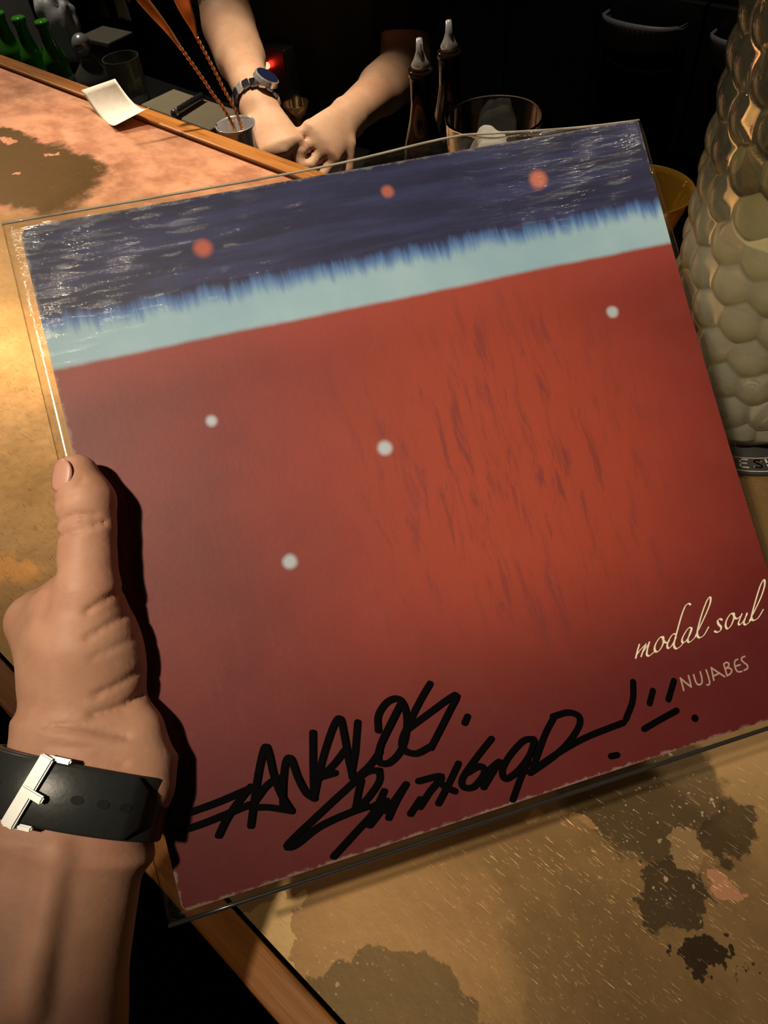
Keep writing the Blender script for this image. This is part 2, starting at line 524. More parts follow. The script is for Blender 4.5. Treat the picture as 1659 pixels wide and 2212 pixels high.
def cover_print():
    # plain stand-in print: blue over pale blue over red fields, brushed, with a few soft dots
    m = NT('printed_cover')
    co = m.coord()
    xyz = m.sep(m.vmath('SCALE', co, 1 / S))
    u, v = xyz[0], xyz[1]
    c1 = m.noise(m.map(co, scale=(1, 1, 1)), 14, 5, 0.6)
    streak = m.noise(m.map(co, scale=(190, 22, 1)), 1.0, 4, 0.65)
    streakh = m.noise(m.map(co, rot=(0, 0, 0.12), scale=(12, 140, 1)), 1.0, 4, 0.6)
    red = m.mix(m.ramp(c1, 0.3, 0.7), (0.125, 0.011, 0.011), (0.185, 0.019, 0.016))
    # lighter, more orange field in the middle, deeper red round it
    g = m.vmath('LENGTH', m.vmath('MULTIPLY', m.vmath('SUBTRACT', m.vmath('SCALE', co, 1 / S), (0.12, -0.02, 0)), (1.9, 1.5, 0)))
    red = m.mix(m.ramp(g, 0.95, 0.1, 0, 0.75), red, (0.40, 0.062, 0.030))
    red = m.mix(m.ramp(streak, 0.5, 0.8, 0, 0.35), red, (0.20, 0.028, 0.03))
    red = m.mix(m.ramp(v, -0.14, -0.42, 0, 0.85), red, (0.085, 0.006, 0.008))  # fall-off of the lamp towards the bottom, put into the red
    # loose dark brushing, abstract
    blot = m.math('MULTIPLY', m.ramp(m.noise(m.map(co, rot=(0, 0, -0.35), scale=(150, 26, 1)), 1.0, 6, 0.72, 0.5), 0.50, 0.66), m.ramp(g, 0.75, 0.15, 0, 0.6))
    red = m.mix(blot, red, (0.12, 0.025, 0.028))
    red = m.mix(m.ramp(v, 0.20, 0.285, 0, 0.35), red, (0.42, 0.07, 0.05))
    pale = m.mix(m.ramp(c1, 0.3, 0.7), (0.25, 0.42, 0.54), (0.33, 0.50, 0.60))
    blue = m.mix(m.ramp(streakh, 0.35, 0.7), (0.013, 0.015, 0.055), (0.027, 0.034, 0.115))
    mid = (0.07, 0.17, 0.42)
    ragged = m.math('ADD', v, m.math('MULTIPLY', m.math('SUBTRACT', streak, 0.5), 0.045))
    col = m.mix(m.ramp(m.math('ADD', v, m.math('MULTIPLY', c1, 0.012)), 0.284, 0.294), red, pale)
    col = m.mix(m.ramp(ragged, 0.325, 0.352), col, mid)
    col = m.mix(m.ramp(ragged, 0.345, 0.365), col, blue)
    for (x, y, r, c) in ((-0.25, 0.42, 0.017, (0.42, 0.10, 0.07)), (0.05, 0.455, 0.012, (0.40, 0.12, 0.09)), (0.30, 0.43, 0.018, (0.50, 0.15, 0.10)),
                         (-0.30, 0.16, 0.012, (0.42, 0.47, 0.55)), (-0.06, 0.06, 0.014, (0.45, 0.50, 0.58)), (0.36, 0.19, 0.011, (0.40, 0.45, 0.52)),
                         (-0.24, -0.07, 0.013, (0.38, 0.45, 0.52))):
        dd = m.vmath('LENGTH', m.vmath('MULTIPLY', m.vmath('SUBTRACT', m.vmath('SCALE', co, 1 / S), (x, y, 0)), (1, 1, 0)))
        col = m.mix(m.ramp(m.math('ADD', dd, m.math('MULTIPLY', m.math('SUBTRACT', c1, 0.5), 0.02)), r * 1.1, r * 0.35), col, c)
    # rubbed edges
    eu = m.math('MAXIMUM', m.math('ABSOLUTE', u), m.math('ABSOLUTE', v))
    wear = m.ramp(m.math('ADD', eu, m.math('MULTIPLY', m.math('SUBTRACT', m.noise(co, 180, 4, 0.7), 0.5), 0.022)), 0.4955, 0.5005)
    col = m.mix(m.math('MULTIPLY', wear, 0.25), col, (0.55, 0.50, 0.42))
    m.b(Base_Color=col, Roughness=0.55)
    m.bump(m.noise(co, 420, 4, 0.6), 0.12, 0.0004)
    return m.m
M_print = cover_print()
M_board = simple('cardboard_edge', (0.42, 0.36, 0.28), 0.8)

def rounded_outline():
    h = S / 2
    pts = []
    def arc(cx, cy, r, a0, n=6):
        for i in range(n + 1):
            a = math.radians(a0 + 90 * i / n)
            pts.append((cx + r * math.cos(a), cy + r * math.sin(a)))
    arc(h - 0.002, h - 0.002, 0.002, 0)
    arc(-h + 0.006, h - 0.006, 0.006, 90)
    arc(-h + 0.003, -h + 0.003, 0.003, 180)
    arc(h - 0.002, -h + 0.002, 0.002, 270)
    for i in range(1, 16):                       # right edge, slightly bowed in
        y = -h + S * i / 16
        pts.append((h - 0.0028 * math.sin(math.pi * i / 16), y))
    return pts
ol = rounded_outline()
bm = bmesh.new()
top = [bm.verts.new((x, y, 0.0)) for x, y in ol]
bot = [bm.verts.new((x, y, -0.0045)) for x, y in ol]
ftop = bm.faces.new(top); bm.faces.new(bot[::-1])
n = len(ol)
for i in range(n):
    j = (i + 1) % n
    fc = bm.faces.new((top[i], bot[i], bot[j], top[j])); fc.material_index = 1
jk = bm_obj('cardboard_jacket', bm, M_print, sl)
jk.data.materials.append(M_board)
jk['label'] = 'card cover printed in blue, pale blue and red fields'

# lettering on the cover
def ribbons(strokes, width, z, nib=None, wmin=None, smooth=6):
    vs, fs = [], []
    for st in strokes:
        if len(st) == 1:
            c = np.array(SL(*st[0])); b = len(vs)
            k = 10
            for i in range(k):
                a = 2 * math.pi * i / k
                vs.append((c[0] + width * 0.62 * math.cos(a), c[1] + width * 0.62 * math.sin(a), z))
            fs.append(tuple(range(b, b + k)))
            continue
        q = catmull([np.array(SL(*p)) for p in st], smooth)
        nq = len(q)
        b = len(vs)
        for i, p in enumerate(q):
            t = q[min(i + 1, nq - 1)] - q[max(i - 1, 0)]
            t = t / (np.linalg.norm(t) + 1e-9)
            nrm = np.array([-t[1], t[0]])
            wd = width
            if nib is not None:
                nv = np.array([math.cos(nib), math.sin(nib)])
                wd = wmin + (width - wmin) * abs(nrm @ nv) ** 1.6
            zz = z + 0.00001 * i
            vs.append((*(p + nrm * wd / 2), zz)); vs.append((*(p - nrm * wd / 2), zz))
        for i in range(nq - 1):
            fs.append((b + 2 * i, b + 2 * i + 1, b + 2 * i + 3, b + 2 * i + 2))
        for e, s in ((0, -1), (nq - 1, 1)):        # round ends
            p = q[e]; t = q[min(e + 1, nq - 1)] - q[max(e - 1, 0)]; t = t / (np.linalg.norm(t) + 1e-9) * s
            nrm = np.array([-t[1], t[0]])
            wd = np.linalg.norm(np.array(vs[b + 2 * e][:2]) - np.array(vs[b + 2 * e + 1][:2])) / 2
            k0 = len(vs)
            for a in range(7):
                an = math.pi * a / 6
                pp = p + nrm * wd * math.cos(an) + t * wd * math.sin(an)
                vs.append((*pp, z + 0.00001 * e))
            fs.append(tuple(range(k0, k0 + 7)))
    return vs, fs
def z4(l): return [(1300 + x / 4.621, 1220 + y / 4.621) for x, y in l]
def z5(l): return [(380 + x / 2.0232, 1450 + y / 2.0232) for x, y in l]
def z6(l): return [(1000 + x / 2.5175, 1420 + y / 2.5175) for x, y in l]
title = [z4(l) for l in (
    [(372, 795), (352, 860), (335, 930)], [(342, 905), (380, 850), (432, 795)], [(438, 790), (412, 850), (388, 915)],
    [(395, 890), (430, 835), (474, 776)], [(472, 772), (450, 850), (446, 895), (468, 908), (505, 880), (530, 850)],
    [(604, 722), (575, 728), (536, 785), (522, 838), (538, 868), (572, 850), (604, 790), (608, 735), (604, 722)], [(606, 730), (622, 768), (648, 776), (672, 755)],
    [(735, 690), (702, 697), (664, 755), (648, 808), (662, 832), (695, 802), (735, 725)],
    [(880, 395), (860, 388), (828, 415), (790, 510), (750, 650), (718, 770), (716, 815), (738, 836), (775, 815), (800, 785)],
    [(895, 630), (862, 632), (820, 690), (796, 745), (802, 774), (830, 764), (868, 705), (893, 640)], [(893, 635), (868, 705), (854, 755), (868, 772), (900, 750), (935, 710)],
    [(930, 715), (985, 600), (1040, 480), (1074, 390), (1080, 335), (1062, 328), (1030, 385), (985, 510), (950, 640), (945, 700), (965, 727), (1010, 700), (1055, 620)],
    [(1195, 548), (1172, 540), (1152, 560), (1160, 592), (1184, 622), (1176, 656), (1146, 672), (1120, 664)],
    [(1308, 488), (1280, 492), (1244, 545), (1230, 602), (1246, 638), (1278, 612), (1306, 550), (1312, 500), (1308, 488)], [(1310, 495), (1326, 530), (1350, 536), (1374, 515)],
    [(1396, 488), (1372, 545), (1360, 585), (1374, 597), (1408, 560), (1445, 492)], [(1446, 482), (1424, 545), (1414, 582), (1430, 598), (1462, 575), (1490, 540)],
    [(1470, 560), (1530, 440), (1585, 320), (1617, 215), (1618, 160), (1602, 156), (1570, 220), (1526, 360), (1490, 490), (1486, 535), (1504, 554), (1550, 528), (1600, 445)])]
artist = [z4(l) for l in (
    [(815, 1253), (798, 1190), (780, 1130)], [(780, 1130), (835, 1178), (888, 1218)], [(888, 1218), (876, 1160), (860, 1106)],
    [(913, 1098), (928, 1150), (945, 1186), (972, 1196), (994, 1172), (990, 1120), (975, 1068)],
    [(1038, 1048), (1058, 1110), (1072, 1170), (1066, 1194), (1044, 1198)],
    [(1115, 1152), (1102, 1090), (1088, 1026)], [(1088, 1026), (1155, 1072), (1222, 1116)], [(1104, 1112), (1140, 1096), (1172, 1080)],
    [(1213, 990), (1230, 1050), (1246, 1106)], [(1213, 990), (1240, 974), (1262, 984), (1258, 1012), (1232, 1036)], [(1232, 1036), (1268, 1030), (1292, 1050), (1280, 1084), (1246, 1106)],
    [(1352, 944), (1328, 956), (1320, 990), (1330, 1036), (1352, 1066), (1390, 1064)], [(1330, 1012), (1376, 998)],
    [(1424, 914), (1396, 926), (1390, 950), (1414, 976), (1444, 1000), (1446, 1034), (1412, 1052)])]
marker = [z5(l) for l in (
    [(60, 612), (180, 568), (345, 497)], [(10, 696), (130, 655), (320, 577)], [(325, 500), (275, 560), (220, 640), (185, 712)],
    [(325, 670), (340, 560), (360, 430), (385, 330), (402, 350), (425, 450), (460, 540), (500, 605)], [(330, 592), (400, 590), (500, 605)], [(345, 560), (390, 500), (440, 460)],
    [(465, 592), (466, 480), (478, 390), (500, 380), (530, 460), (565, 525), (600, 550)], [(600, 552), (596, 420), (595, 265)],
    [(600, 550), (622, 440), (655, 320), (690, 225), (715, 206), (732, 280), (748, 370), (768, 460)], [(612, 462), (690, 440)], [(605, 478), (680, 410), (735, 340)],
    [(790, 220), (780, 340), (766, 460), (830, 420), (885, 350)],
    [(880, 255), (880, 190), (918, 132), (968, 118), (998, 165), (1002, 250), (978, 340), (925, 395), (880, 388), (888, 320), (930, 230), (978, 135)],
    [(1105, 52), (1065, 120), (1015, 220), (982, 300), (994, 342), (1045, 355), (1105, 325)], [(1005, 252), (1095, 185), (1218, 100), (1185, 180), (1108, 330)],
    [(1268, 195), (1256, 222)],
    [(885, 430), (825, 438), (730, 520), (600, 640), (485, 752), (520, 752), (620, 675), (740, 618), (830, 585)], [(885, 430), (882, 480), (825, 560), (770, 605)], [(805, 475), (792, 530), (780, 600)],
    [(905, 520), (860, 610), (780, 700), (685, 803)], [(910, 575), (880, 620), (842, 668)], [(850, 590), (915, 560), (910, 610), (1000, 490)], [(1000, 490), (960, 560), (925, 635)],
    [(1062, 555), (1020, 618)], [(1055, 476), (1155, 455), (1105, 520), (1060, 588)], [(1130, 465), (1170, 500), (1212, 520)], [(1228, 400), (1190, 480), (1142, 572)],
    [(1372, 292), (1310, 370), (1248, 460), (1250, 500), (1295, 500), (1340, 440), (1320, 410), (1262, 440)], [(1405, 392), (1370, 450), (1338, 502)], [(1350, 440), (1400, 395), (1420, 400)])]
marker += [z6(l) for l in (
    [(375, 440), (320, 450), (245, 530), (205, 610), (225, 655), (290, 610), (350, 530), (378, 450)], [(345, 560), (305, 650), (262, 768)],
    [(488, 318), (435, 420), (370, 600)], [(480, 318), (560, 296), (618, 315), (620, 370), (560, 460), (480, 535), (355, 622)], [(355, 622), (500, 520), (660, 430), (862, 350)],
    [(915, 130), (912, 230), (875, 332)], [(1022, 178), (1004, 246)], [(1136, 125), (1106, 225)], [(975, 385), (1060, 335), (1150, 285)], [(1250, 327)], [(795, 533), (828, 526)])]
M_ivory_ink = simple('ivory_ink', (0.85, 0.78, 0.62), 0.5)
M_grey_ink = simple('greyish_pink_ink', (0.42, 0.29, 0.25), 0.5)
M_marker = simple('black_marker_ink', (0.0006, 0.0006, 0.0006), 0.7, Specular_IOR_Level=0.05)
v_, f_ = ribbons(title, 0.0013, 0.0003, nib=math.radians(20), wmin=0.00035)
mesh_obj('title_lettering', v_, f_, M_ivory_ink, sl)['label'] = 'ivory script lettering reading modal soul'
v_, f_ = ribbons(artist, 0.00085, 0.0003)
mesh_obj('artist_lettering', v_, f_, M_grey_ink, sl)['label'] = 'pale capitals reading NUJABES'
v_, f_ = ribbons(marker, 0.0029, 0.0017)
mk = mesh_obj('marker_autograph', v_, f_, M_marker, sl)
mk['label'] = 'black felt pen autograph scrawled over the lower edge'

# clear outer sleeve, two thin films joined along their rims
def film_material():
    m = NT('clear_plastic_film')
    co = m.coord()
    xyz = m.sep(m.vmath('SCALE', co, 1 / S))
    m.b(Base_Color=(0.8, 0.78, 0.72), Roughness=0.13, Specular_IOR_Level=0.6)
    wr = m.noise(m.map(co, rot=(0, 0, -0.2), scale=(50, 300, 50)), 1.0, 5, 0.6, 1.0)
    wr2 = m.noise(m.map(co, rot=(0, 0, 0.45), scale=(60, 160, 60)), 1.0, 3, 0.6, 0.8)
    amp = m.ramp(xyz[1], 0.22, 0.46, 0.05, 1.0)
    h = m.math('MULTIPLY', m.math('ADD', wr, m.math('MULTIPLY', wr2, 0.4)), amp)
    nb = m.bump(h, 0.33, 0.0035)
    tr = m.node('BsdfTransparent'); tr.inputs[0].default_value = (0.97, 0.97, 0.96, 1)
    gl = m.node('BsdfGlossy'); gl.inputs['Roughness'].default_value = 0.11
    gl.inputs['Color'].default_value = (0.9, 0.9, 0.9, 1)
    m.t.links.new(nb, gl.inputs['Normal'])
    df = m.node('BsdfDiffuse'); df.inputs[0].default_value = (0.75, 0.70, 0.6, 1)
    lw = m.node('LayerWeight'); lw.inputs['Blend'].default_value = 0.5
    m.t.links.new(nb, lw.inputs['Normal'])
    frv = m.math('ADD', 0.05, m.math('MULTIPLY', m.math('POWER', lw.outputs['Facing'], 5.0), 0.9))
    mx = m.node('MixShader')
    m.t.links.new(frv, mx.inputs[0]); m.t.links.new(tr.outputs[0], mx.inputs[1]); m.t.links.new(gl.outputs[0], mx.inputs[2])
    mx2 = m.node('MixShader')
    haze = m.ramp(m.noise(co, 60, 4, 0.7), 0.4, 0.8, 0.001, 0.007)
    m.t.links.new(haze, mx2.inputs[0]); m.t.links.new(mx.outputs[0], mx2.inputs[1]); m.t.links.new(df.outputs[0], mx2.inputs[2])
    m.t.links.new(mx2.outputs[0], m.out.inputs['Surface'])
    return m.m
M_film = film_material()
def film():
    NX, NY = 90, 90
    hl, hr, hb = S / 2 + 0.0075, S / 2 + 0.0022, S / 2 + 0.0045
    vs, fs = [], []
    rnd = np.random.RandomState(3)
    ph = rnd.rand(6) * 6.28
    idx = {}
    gs = [0.0] + list(np.linspace(0.0055, 0.9945, NX - 1)) + [1.0]
    for side in (0, 1):
        for j in range(NY + 1):
            for i in range(NX + 1):
                s, t = gs[i], gs[j]
                rim = i in (0, NX) or j in (0, NY)
                if side == 1 and rim:
                    idx[1, i, j] = idx[0, i, j]; continue
                htop = S / 2 + 0.0045 + 0.0045 * math.exp(-((s - 0.70) / 0.16) ** 2) - 0.004 * max(0, (s - 0.72) / 0.28) ** 0.5
                x = -hl + (hl + hr) * s; y = -hb + (htop + hb) * t
                edge = min(1, 200 * min(s, 1 - s, t, 1 - t))
                wr = 0.0005 * (math.sin(34 * s + 8 * t + ph[0]) * math.sin(60 * t + 9 * s + ph[1]) + 0.6 * math.sin(80 * s - 50 * t + ph[2]))
                wr *= max(0, (t - 0.78) / 0.22) * 1.2 + 0.1
                if side == 0: z = -0.0022 + edge * (0.0034 + wr)
                else: z = -0.0022 - edge * (0.0030 - 0.5 * wr)
                idx[side, i, j] = len(vs); vs.append((x, y, z))
        for j in range(NY):
            for i in range(NX):
                q = (idx[side, i, j], idx[side, i + 1, j], idx[side, i + 1, j + 1], idx[side, i, j + 1])
                fs.append(q if side == 0 else q[::-1])
    return vs, fs
v_, f_ = film()
fo = mesh_obj('plastic_outer_sleeve', v_, f_, M_film, sl, smooth=True)
fo['label'] = 'wrinkled clear plastic outer sleeve'
# welded rim of the plastic
rim = [(-S / 2 - 0.0075, -S / 2 - 0.0045), (S / 2 + 0.0022, -S / 2 - 0.0045)]
M_rim = simple('plastic_seam', (0.62, 0.58, 0.50), 0.15, 0, Transmission_Weight=0.4)
pts = [np.array([x0, -S / 2 - 0.0045, -0.0022]) for x0 in np.linspace(-S / 2 - 0.0075, S / 2 + 0.0022, 12)]
tube('bottom_seam', pts, 0.0010, simple('shade_toned_seam', (0.02, 0.02, 0.02), 0.25), sl, 8)  # bottom seam coloured dark to imitate the shadowed gap there
pts = []
for k in range(31):
    s = k / 30
    pts.append(np.array([-S / 2 - 0.0075 + (S + 0.0097) * s, S / 2 + 0.0045 + 0.0045 * math.exp(-((s - 0.70) / 0.16) ** 2) - 0.004 * max(0, (s - 0.72) / 0.28) ** 0.5, -0.0022]))
tube('top_seam', pts, 0.0006, M_rim, sl, 8)

# ------------------------------------------------------------------ the hand that holds the sleeve
def skin_material(name, c0, c1, rough=0.55, obj_scale=1.0):
    m = NT(name)
    co = m.coord()
    a = m.noise(co, 45 * obj_scale, 5, 0.6)
    b = m.noise(co, 260 * obj_scale, 3, 0.6)
    col = m.mix(m.ramp(a, 0.3, 0.7), c0, c1)
    col = m.mix(m.ramp(m.noise(co, 14 * obj_scale, 2), 0.5, 0.7, 0, 0.35), col, (c1[0] * 1.02, c1[1] * 0.72, c1[2] * 0.68))
    m.b(Base_Color=col, Roughness=rough, Specular_IOR_Level=0.3, Subsurface_Weight=0.12, Subsurface_Radius=(0.008, 0.003, 0.0015), Subsurface_Scale=0.5)
    lines = m.noise(m.map(co, scale=(150, 420, 150)), 1.0, 4, 0.6)
    m.bump(m.math('ADD', m.math('MULTIPLY', b, 0.6), m.math('MULTIPLY', lines, 0.6)), 0.35, 0.0006)
    return m.m
M_skin = skin_material('holding_hand_skin', (0.43, 0.225, 0.145), (0.51, 0.285, 0.19))
M_nail = simple('thumb_nail', (0.52, 0.26, 0.19), 0.4)

H_wrist0 = ST(206, 1600, 0.006)
H_wrist1 = ST(142, 1815, 0.013)
H_fore = ST(20, 2260, 0.006)
H_elbow = ST(-70, 2640, -0.010)
W_side = ST(330, 1762, 0) - ST(20, 1672, 0)
thumb = [(ST(167, 1027, 0.0125), 0.0092), (ST(186, 1085, 0.0135), 0.0119), (ST(190, 1145, 0.0138), 0.0111),
         (ST(189, 1205, 0.0140), 0.0114), (ST(186, 1275, 0.0135), 0.0138), (ST(178, 1390, 0.0100), 0.0190), (ST(180, 1520, 0.0050), 0.0210)]
mcp = [(ST(78, 1345, -0.014), 0.0135), (ST(90, 1330, -0.034), 0.0130), (ST(140, 1350, -0.046), 0.0122), (ST(210, 1400, -0.052), 0.0112)]
pip = [(ST(215, 1225, -0.044), 0.0100), (ST(270, 1265, -0.050), 0.0102), (ST(310, 1340, -0.050), 0.0098), (ST(345, 1420, -0.048), 0.0088)]
tip = [(ST(400, 1180, -0.0165), 0.0085), (ST(430, 1250, -0.0165), 0.0088), (ST(450, 1325, -0.0160), 0.0084), (ST(440, 1410, -0.0150), 0.0076)]
creases = [([(126, 1128), (165, 1112), (208, 1113)], 5, 0.0013), ([(130, 1157), (170, 1146), (225, 1128)], 5, 0.0016), ([(132, 1143), (180, 1128), (215, 1122)], 4, 0.0009),
           ([(185, 1322), (230, 1292), (278, 1268)], 6, 0.0013), ([(188, 1378), (240, 1346), (292, 1318)], 6, 0.0012), ([(200, 1420), (260, 1392), (305, 1372)], 7, 0.0006),
           ([(205, 1502), (260, 1476), (305, 1448)], 7, 0.0012), ([(200, 1545), (262, 1528), (305, 1500)], 9, 0.0018), ([(100, 1570), (180, 1568), (275, 1590)], 8, 0.0010),
           ([(110, 1612), (200, 1618), (270, 1650)], 7, 0.0008), ([(122, 1085), (150, 1072), (178, 1035)], 5, 0.0008), ([(92, 1330), (112, 1270), (118, 1235)], 14, 0.0016)]
def cam_axes():
    return np.array([M[:, 0], M[:, 1], M[:, 2]])
def hand_sdf(X):
    d = None
    for (a, ra), (b, rb) in zip(thumb[:-1], thumb[1:]):
        c = sd_capsule(X, a, b, ra, rb)
        d = c if d is None else smin(d, c, 0.004)
    ax = np.array([SXa, SYa, SZa])
    d = smin(d, sd_ellipsoid(X, ST(222, 1415, 0.006), ax, (0.0175, 0.030, 0.017)), 0.008)      # ball of the thumb
    d = smin(d, sd_capsule(X, ST(130, 1330, 0.002), ST(150, 1470, 0.000), 0.014, 0.019), 0.010)  # web to the index finger
    palm = None
    for (a, ra) in mcp:
        c = sd_capsule(X, a, H_wrist0 + (a - mcp[1][0]) * 0.30 + SZa * -0.004, ra, 0.0165)
        palm = c if palm is None else smin(palm, c, 0.010)
    d = smin(d, palm, 0.012)
    d = smin(d, sd_capsule(X, ST(304, 1580, 0.0120), ST(310, 1700, 0.0120), 0.0095, 0.0105), 0.011)   # heel of the palm
    for i in range(4):
        f = smin(sd_capsule(X, mcp[i][0], pip[i][0], mcp[i][1] * 0.86, pip[i][1]), sd_capsule(X, pip[i][0], tip[i][0], pip[i][1], tip[i][1]), 0.003)
        d = smin(d, f, 0.003)
    arm = smin(sd_econe(X, H_wrist0, H_wrist1, W_side, 0.0335, 0.0225, 0.0325, 0.0225),
               sd_econe(X, H_wrist1, H_fore, W_side, 0.0325, 0.0225, 0.0430, 0.0350), 0.012)
    arm = smin(arm, sd_capsule(X, H_fore, H_elbow, 0.038, 0.042), 0.02)
    d = smin(d, arm, 0.012)
    # tendon down the wrist
    d = smin(d, sd_capsule(X, ST(128, 1830, 0.0335), ST(62, 2180, 0.039), 0.003, 0.005), 0.007)
    q = (X - np.array([0, 0, CAMZ])) @ M
    px = np.stack([CX + F * q[..., 0] / q[..., 2], CY + F * q[..., 1] / q[..., 2]], -1)
    front = np.clip(((X - SC) @ SZa - 0.004) / 0.006, 0, 1)
    for cr, wpx, dep in creases:
        g = None
        for a, b in zip(cr[:-1], cr[1:]):
            c = sd_capsule(px, np.array(a, float), np.array(b, float), 0, 0)
            g = c if g is None else np.minimum(g, c)
        d = d + front * dep * np.exp(-(g / wpx) ** 2)
    # room for the sleeve in the grip
    q = X - SC
    bx = np.maximum(np.abs(q @ SXa) - (S / 2 + 0.0078), np.maximum(np.abs(q @ SYa) - (S / 2 + 0.006), np.abs(q @ SZa + 0.0022) - 0.0042))
    return np.maximum(d, -bx)
hand_o = empty('person', H_wrist0)
tag(hand_o, 'left hand and bare forearm gripping the record sleeve by its edge', 'person')
allp = np.array([t[0] for t in thumb + mcp + pip + tip] + [H_wrist0, H_wrist1, H_fore, H_elbow])
hd = sdf_obj('hand_and_forearm', hand_sdf, allp.min(0) - 0.045, allp.max(0) + 0.045, 0.00145, M_skin, hand_o, origin=H_wrist0)
# thumb nail
ux = ST(170, 1000, 0.0185) - ST(160, 1075, 0.0185); ux /= np.linalg.norm(ux)
nz = SZa * 0.80 - SXa * 0.60; nz = nz - (nz @ ux) * ux; nz /= np.linalg.norm(nz)
ny = np.cross(nz, ux)
nc = thumb[0][0] * 0.85 + thumb[1][0] * 0.15 + nz * 0.0098
vs, fs = [], []
for i in range(9):
    for j in range(9):
        a, b = (i / 8 * 2 - 1), (j / 8 * 2 - 1)
        x = a * math.sqrt(1 - b * b / 2) * 0.0072; y = b * math.sqrt(1 - a * a / 2) * 0.0058
        vs.append(nc + ux * x + ny * y + nz * (0.0004 - 46 * y * y - 10 * x * x) - H_wrist0)
for i in range(8):
    for j in range(8):
        fs.append((i * 9 + j, i * 9 + j + 1, i * 9 + j + 10, i * 9 + j + 9))
nail = mesh_obj('thumb_nail', vs, fs, M_nail, hand_o, True)
sm = nail.modifiers.new('thick', 'SOLIDIFY'); sm.thickness = 0.0008; sm.offset = 0

# ------------------------------------------------------------------ wristwatch on that wrist
M_rubber = simple('black_rubber_strap', (0.022, 0.025, 0.025), 0.38, bump=0.1, nscale=300)
M_hole = simple('strap_hole', (0.002, 0.002, 0.002), 0.8)
M_steel = simple('brushed_steel', (0.50, 0.51, 0.49), 0.42, 0.45, nscale=200)
wc = ST(172, 1712, 0.0105)
wt = H_wrist1 - H_wrist0; wt /= np.linalg.norm(wt)
ws = W_side - (W_side @ wt) * wt; ws /= np.linalg.norm(ws)
wn = np.cross(wt, ws)
if wn @ SZa < 0: wn = -wn
WA, WB = 0.0352, 0.0245
watch = empty('wristwatch', wc)
tag(watch, 'wristwatch with black rubber strap and silver buckle worn on the holding wrist', 'wristwatch')
def wpt(th, along, lift=0.0):
    c, s = math.cos(th), math.sin(th)
    nr = ws * (c / WA) + wn * (s / WB); nr /= np.linalg.norm(nr)
    return ws * WA * c + wn * WB * s + wt * along + nr * lift
def band(name, t0, t1, n, half, z0, z1, mat, closed=False, taper=None):
    vs, fs = [], []
    for i in range(n + (0 if closed else 1)):
        th = math.radians(t0 + (t1 - t0) * i / n)
        h = half * (taper(i / n) if taper else 1)
        for al, lf in ((-h, z0), (-h, z1 - 0.0004), (-h + 0.0006, z1), (h - 0.0006, z1), (h, z1 - 0.0004), (h, z0)):
            vs.append(wpt(th, al, lf))
    m = n if closed else n
    for i in range(m):
        j = (i + 1) % n if closed else i + 1
        for k in range(6):
            l = (k + 1) % 6
            fs.append((i * 6 + k, i * 6 + l, j * 6 + l, j * 6 + k))
    if not closed:
        fs.append((0, 1, 2, 3, 4, 5)); fs.append(tuple(n * 6 + k for k in (5, 4, 3, 2, 1, 0)))
    o = mesh_obj(name, vs, fs, mat, watch, True)
    bmx = bmesh.new(); bmx.from_mesh(o.data); bmesh.ops.recalc_face_normals(bmx, faces=bmx.faces[:]); bmx.to_mesh(o.data); bmx.free()
    return o
band('strap', 0, 360, 96, 0.0125, 0.0, 0.0022, M_rubber, closed=True)
band('strap_tail', 40, 150, 40, 0.0118, 0.0023, 0.0042, M_rubber, taper=lambda t: 1 if t > 0.1 else 0.55 + 4.5 * t)
for th in (138, 84, 69, 55):
    c = wpt(math.radians(th), 0, 0.0044)
    nr = wpt(math.radians(th), 0, 0.01) - wpt(math.radians(th), 0, 0.0); nr /= np.linalg.norm(nr)
    e = np.cross(wt, nr)
    vs = [c + (wt * 0.0017 * math.sin(a) + e * 0.0024 * math.cos(a)) + nr * z for z in (-0.0012, 0.0) for a in np.linspace(0, 2 * math.pi, 16, endpoint=False)]
    fs = [tuple(range(16, 32))] + [(k, (k + 1) % 16, 16 + (k + 1) % 16, 16 + k) for k in range(16)]
    mesh_obj('strap_hole', vs, fs, M_hole, watch)
bth = math.radians(112)
bc = wpt(bth, 0, 0.0052)
bn = wpt(bth, 0, 0.01) - wpt(bth, 0, 0.0); bn /= np.linalg.norm(bn)
be = np.cross(wt, bn)
if be @ ws < 0: be = -be
def bar_box(name, c, ax, ay, az, hx, hy, hz, mat, parent, bev=0.0006):
    bm = box_bm(-hx, hx, -hy, hy, -hz, hz)
    bmesh.ops.bevel(bm, geom=bm.edges[:], offset=bev, segments=2, affect='EDGES')
    for v in bm.verts:
        q = c + ax * v.co.x + ay * v.co.y + az * v.co.z
        v.co = Vector(tuple(map(float, q)))
    return bm_obj(name, bm, mat, parent)
bd = wt - be * 0.28; bd /= np.linalg.norm(bd)
bs = np.cross(bn, bd)
bk = bar_box('buckle', bc, bd, bs, bn, 0.0142, 0.0029, 0.0013, M_steel, watch)
bk['label'] = 'silver buckle bar'
bar_box('buckle_prong', bc + bs * -0.0028 * (1 if bs @ ws < 0 else -1) + bn * 0.0012, bs, bd, bn, 0.0052, 0.0016, 0.0011, M_steel, watch)
for e in (-1, 1):
    bar_box('buckle_arm', bc + bd * 0.0135 * e - bn * 0.002 + be * 0.003, be, bd, bn, 0.006, 0.0011, 0.0012, M_steel, watch)
cth = math.radians(-105)
cc = wpt(cth, 0, 0.006)
cn = wpt(cth, 0, 0.01) - wpt(cth, 0, 0.0); cn /= np.linalg.norm(cn)
ce = np.cross(wt, cn)
bar_box('watch_case', cc, wt, ce, cn, 0.019, 0.017, 0.0045, M_steel, watch, 0.003)

